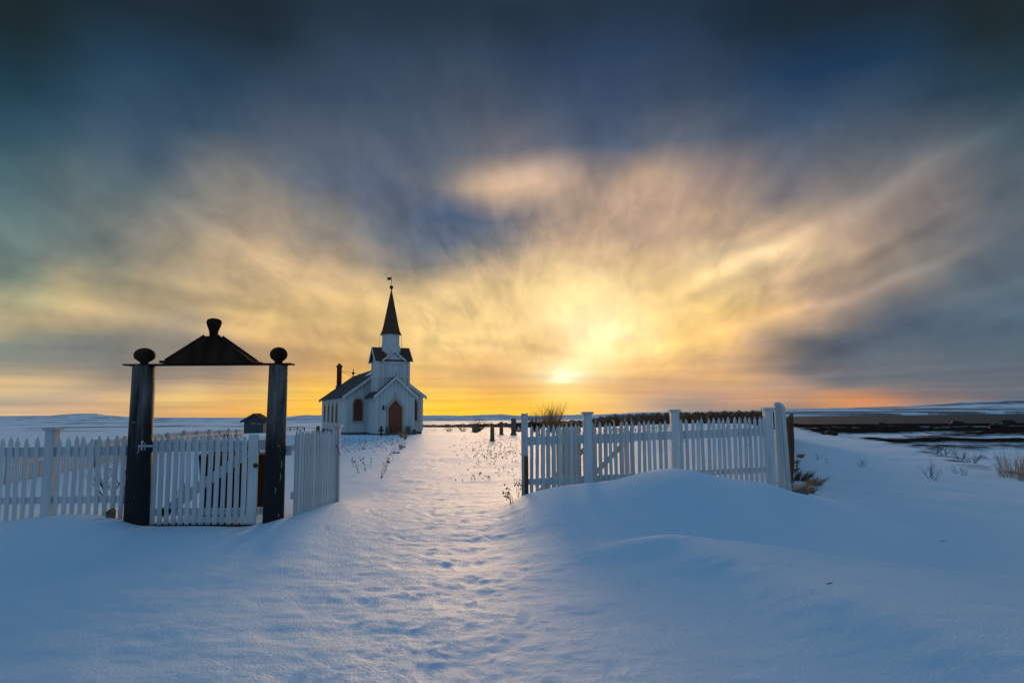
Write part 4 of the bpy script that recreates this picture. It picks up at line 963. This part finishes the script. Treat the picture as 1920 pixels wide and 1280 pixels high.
# weeds with seed heads standing in the snow
def weed(px, py, Y, h, lean, heads, label, m='twigdark', name='dried_weed'):
    x = bx(px, Y); z = gz(x, Y); mb = MB()
    for k in range(heads):
        top = Vector((lean * h + random.gauss(0, .06), random.gauss(0, .05), h * random.uniform(.7, 1)))
        p0 = Vector((random.gauss(0, .03), random.gauss(0, .03), -.05)); mid = (p0 + top) / 2 + Vector((random.gauss(0, .03), 0, .04))
        mb.tube([p0, mid, top], [.006, .005, .004], 4)
        for j in range(random.randint(5, 9)):
            c = top + Vector((random.gauss(0, .03), random.gauss(0, .03), random.gauss(-.02, .05))); r = random.uniform(.008, .018)
            mb.lathe([(r * .2, -r), (r, 0), (r * .2, r)], 5, c)
    o = mb.build(name, m); o.location = (x, Y, z); return tag(o, label, 'weed', 'dried weeds standing in the snow')
weed(676, 880, 18.5, .42, -.35, 2, 'thin bent weed leaning left, leftmost beside the open gate leaf')
weed(687, 880, 19, .36, -.3, 2, 'bent weed just right of the leftmost one')
weed(696, 870, 21, .25, .0, 1, 'short single weed between the two tall weed clumps')
weed(715, 885, 17.2, .50, .38, 4, 'tallest dark weed with clustered seed heads, left of the path')
weed(737, 868, 23, .34, -.05, 1, 'upright weed near the dark clump at the path edge')
weed(967, 925, 12.3, .34, -.1, 2, 'wiry weed by the foot of the white end post', 'twig')
weed(975, 928, 11.9, .28, .0, 2, 'small brown weed touching the white end post', 'twig')
weed(958, 945, 11.2, .22, -.3, 4, 'tangled brown weed on the drift edge below the end post', 'twig')
weed(1512, 905, 14, .25, .2, 1, 'single dark weed in the snow bank right of the corner boards')
weed(1495, 905, 18, .3, -.1, 3, 'small twig tuft on the bank behind the corner boards', 'twig')
for (px, Y, h, n, lab) in ((1530, 26, .30, 5, 'small dark twigs on the bank crest above the beach'), (1548, 24, .22, 4, 'low black sprigs right of the first bank twigs'),
                        (1612, 24, .38, 8, 'twiggy sprig midway along the snow bank'), (1735, 21, .42, 7, 'fine dark twigs in the snow, left of the long twig row'),
                        (1742, 20, .5, 9, 'larger dark twig clump on the right snow slope'), (1785, 23, .38, 5, 'forked black sprig below the long twig row'),
                        (1800, 22.4, .38, 5, 'rightmost forked black sprig on the slope')):
    bush('twig_sprig', lab, 'twigs', bx(px, Y), Y, h, h * .9, n, 'twigdark', .005, 2, .55, 'twig sprigs on the right snow slope')
for i_, (px, Y, h, lab) in enumerate(((1750, 34, .66, 'left end of the dark twig row on the bank edge'), (1772, 32.5, .7, 'bushy dark twigs second in the bank edge row'),
                       (1795, 31, .6, 'middle twigs of the bank edge row'), (1818, 29.5, .55, 'spiky tuft at the right end of the bank edge row'))):
    bush('bank_twigs', lab, 'twigs', bx(px, Y), Y, h, .75, 16, 'twigdark', .007, 2, .6, 'row of twigs along the bank edge')
def grass_clump(name, label, x, y, n, h, w, m, group=None, lean=(0, 0), rad=.004):
    z = gz(x, y); mb = MB()
    for k in range(n):
        a = random.uniform(0, 6.28); rr = w * .35 * math.sqrt(random.random()); p = Vector((math.cos(a) * rr, math.sin(a) * rr, -.04))
        t = Vector((math.cos(a) * w * random.uniform(.1, .6) + lean[0] * h, math.sin(a) * w * random.uniform(.1, .5) + lean[1] * h, h * random.uniform(.45, 1)))
        mid = p + (t - p) * .5 + Vector((0, 0, h * .12)); mb.tube([p, mid, t], [rad, rad * .8, rad * .3], 3)
    o = mb.build(name, m); o.location = (x, y, z); return tag(o, label, 'grass clump', group)
grass_clump('grass_tuft', 'tall straw-coloured grass clump at the right edge', px2x(1900, 22, -.6), 22, 110, .95, 1.15, 'straw', lean=(-.1, 0))
grass_clump('grass_tuft', 'second straw grass clump running off the right edge', px2x(1932, 21, -.6), 21, 80, .8, 1.0, 'straw')
for i_, (px, Y, lab) in enumerate(((1484, 13.2, 'brown grass tussock tight against the base of the corner boards'), (1486, 14.4, 'brown tussock second behind the corner boards'),
                               (1487, 16, 'flattened grass tussock third along the side fence'), (1488, 18.5, 'dark tussock fourth along the side fence'), (1488, 22, 'small tussock fifth along the side fence'), (1490, 27, 'low brown tussock sixth along the side fence'), (1497, 13.6, 'ragged straw tussock standing clear of the corner boards'), (1509, 15.2, 'brown tuft in the snow two steps right of the corner boards'))):
    grass_clump('grass_tussock', lab, px2x(px, Y) + random.uniform(-.1, .25), Y + random.uniform(-.6, .6), random.randint(60, 130), random.uniform(.12, .26), random.uniform(.3, .6), 'twig' if i_ == 2 else 'straw', 'grass tussocks along the side fence', lean=(.5, -.2), rad=.005)
def stone_lump(name, label, x, y, rx, ry, rz_, m, cat='rock', group=None):
    bm = bmesh.new(); bmesh.ops.create_icosphere(bm, subdivisions=3, radius=1)
    for v in bm.verts:
        n = v.co.normalized(); f = 1 + .25 * math.sin(n.x * 4 + x) * math.sin(n.y * 5 + y) + .12 * math.sin(n.z * 9 + x * 2) * math.cos(n.x * 8)
        v.co = Vector((n.x * rx * f, n.y * ry * f, n.z * rz_ * f))
    me = bpy.data.meshes.new(name); bm.to_mesh(me); bm.free(); me.materials.append(M[m])
    o = bpy.data.objects.new(name, me); COL.objects.link(o); o.location = (x, y, gz(x, y) + rz_ * .25); return tag(o, label, cat, group)
for i_, (px, Y, r, lab) in enumerate(((1872, 150, 1.9, 'largest boulder on the beach near the right edge'), (1555, 118, 1.2, 'dark boulder low on the beach just beyond the bank crest'), (1795, 200, 1.9, 'humped boulder at the water edge'),
                                     (1890, 205, 2.2, 'broad humped rock at the water edge, farthest right'), (1744, 150, 1.0, 'small boulder in the middle of the beach'), (1652, 205, 1.3, 'low boulder at the water edge, left part'))):
    stone_lump('boulder', lab, bx(px, Y), Y, r, r, r * .55, 'kelp', 'boulder', 'boulders on the beach')
stone_lump('rock', 'dark stone poking from the snow at the drift edge below the corner boards', px2x(1499, 12.0), 12.0, .13, .09, .06, 'stone')
MB_ = MB().box(-.05, .05, -.04, .04, -.1, .08).prism([(-.05, .08), (.05, .08), (.01, .13)], (0, 0, 0), X3, Z3, Y3, -.06, .06)
st_ = MB_.build('marker_stone', 'stone'); st_.location = (px2x(211, 9.85), 9.85, gz(px2x(211, 9.85), 9.85)); tag(st_, 'small dark pointed stone at the foot of the left fence', 'stone')
# weathered sill beam under the small gate
sb = MB().box(-.12, 2.35, -.12, .10, -.2, .035).build('sill_beam', 'tarwood', bevel=.01); sb.location = (sx0 - .1, GY + .08, 0); tag(sb, 'dark timber sill lying under the small picket gate', 'beam')

# loose debris in the foreground drift
for i_, (px, py, lab) in enumerate(((1765, 984, 'tiny dark twig lying alone on the right snow slope'), (1556, 1112, 'bit of dark bark on the drift ridge in the foreground'))):
    d = at(px, py, 1) - EYE; tt = -1.5 / d.z; x_, y_ = d.x * tt, d.y * tt
    o = MB().tube([(-.02, 0, 0), (0, .008, .006), (.03, -.006, .01)], [.003, .005, .002], 5).build('twig', 'twigdark'); o.location = (x_, y_, gz(x_, y_) + .004); tag(o, lab, 'twig')

# scattered dry stems: one mass
def stems(name, label, pts_, hmin, hmax, m, r=.006, kind='stuff'):
    mb = MB()
    for (x, y) in pts_:
        z = gz(x, y); h = random.uniform(hmin, hmax); l = Vector((random.gauss(0, .2), random.gauss(0, .2), 1)) * h
        p = Vector((x, y, z - .02)); mb.tube([p, p + l], [r, r * .7], 3)
        for j in range(3):
            c = p + l * random.uniform(.7, 1.05) + Vector((random.gauss(0, .02), random.gauss(0, .02), 0)); rr = r * random.uniform(1.4, 2.8)
            mb.add([c + Vector((-rr, 0, 0)), c + Vector((rr, 0, -rr)), c + Vector((0, 0, rr * 1.5)), c + Vector((0, rr, 0))], [(0, 1, 2), (1, 3, 2), (0, 2, 3)])
    o = mb.build(name, m); return tag(o, label, 'dry grass', kind=kind)
P1 = []
for k in range(420):
    px = random.gauss(930, 34); py = random.triangular(806, 905, 828)
    if px > 1000 or px < 838: continue
    if py > 860 and random.random() < .6: continue
    d = at(px, py, 1) - EYE; tt = -1.62 / d.z; P1.append((d.x * tt, d.y * tt))
stems('dry_grass', 'dry weed stems poking through the snow right of the path', P1, .03, .09, 'twig', .006)
P2 = []
for k in range(200):
    px = random.uniform(640, 760); py = random.triangular(818, 850, 824)
    d = at(px, py, 1) - EYE; tt = -1.62 / d.z; P2.append((d.x * tt, d.y * tt))
stems('dry_stubble', 'low dry stubble in the snow in front of the church', P2, .03, .08, 'twig', .007)
P3 = []
for k in range(120):
    px = random.uniform(1010, 1430); Yd = random.uniform(30, 60)
    P3.append((bx(px, Yd), Yd))
stems('dry_stems', 'brown stalks in the snow behind the right fence', P3, .25, .6, 'twig', .02)

# long belt of brown heath scrub behind the right fence
mb = MB()
for k in range(24000):
    t = random.random(); px = 790 + t * 665
    Yd = float(np.interp(px, [790, 1000, 1150, 1300, 1455], [150, 128, 106, 94, 82])) + random.uniform(-3, 7)
    pyt = float(np.interp(px, [790, 880, 990, 1100, 1150, 1250, 1330, 1430, 1455], [798, 795, 792, 787, 778, 774.5, 772.5, 771, 772]))
    x = bx(px, Yd); z = gz(x, Yd); top = at(px, pyt, Yd).z + .15 * math.sin(px * .35) * math.sin(px * .11)
    h = max(.25, top - z); hh = h * random.random() ** .6; s_k = random.uniform(.04, .11)
    c = Vector((x, Yd, z + hh)); a = Vector((random.gauss(0, 1), random.gauss(0, 1), random.gauss(0, 1))).normalized() * s_k; b = Vector((random.gauss(0, 1), random.gauss(0, 1), random.gauss(0, 1))).normalized() * s_k
    mb.add([c - a, c + b, c + a * .8, c - b * .6], [(0, 1, 2, 3)])
    if k % 5 == 0: mb.tube([Vector((x, Yd, z)), Vector((x + random.gauss(0, .15), Yd, z + h * random.uniform(.8, 1.12)))], [.03, .008], 3)
hb = mb.build('heath_scrub', 'heath'); tag(hb, 'long belt of brown heath scrub behind the right fence', 'scrub', kind='stuff')
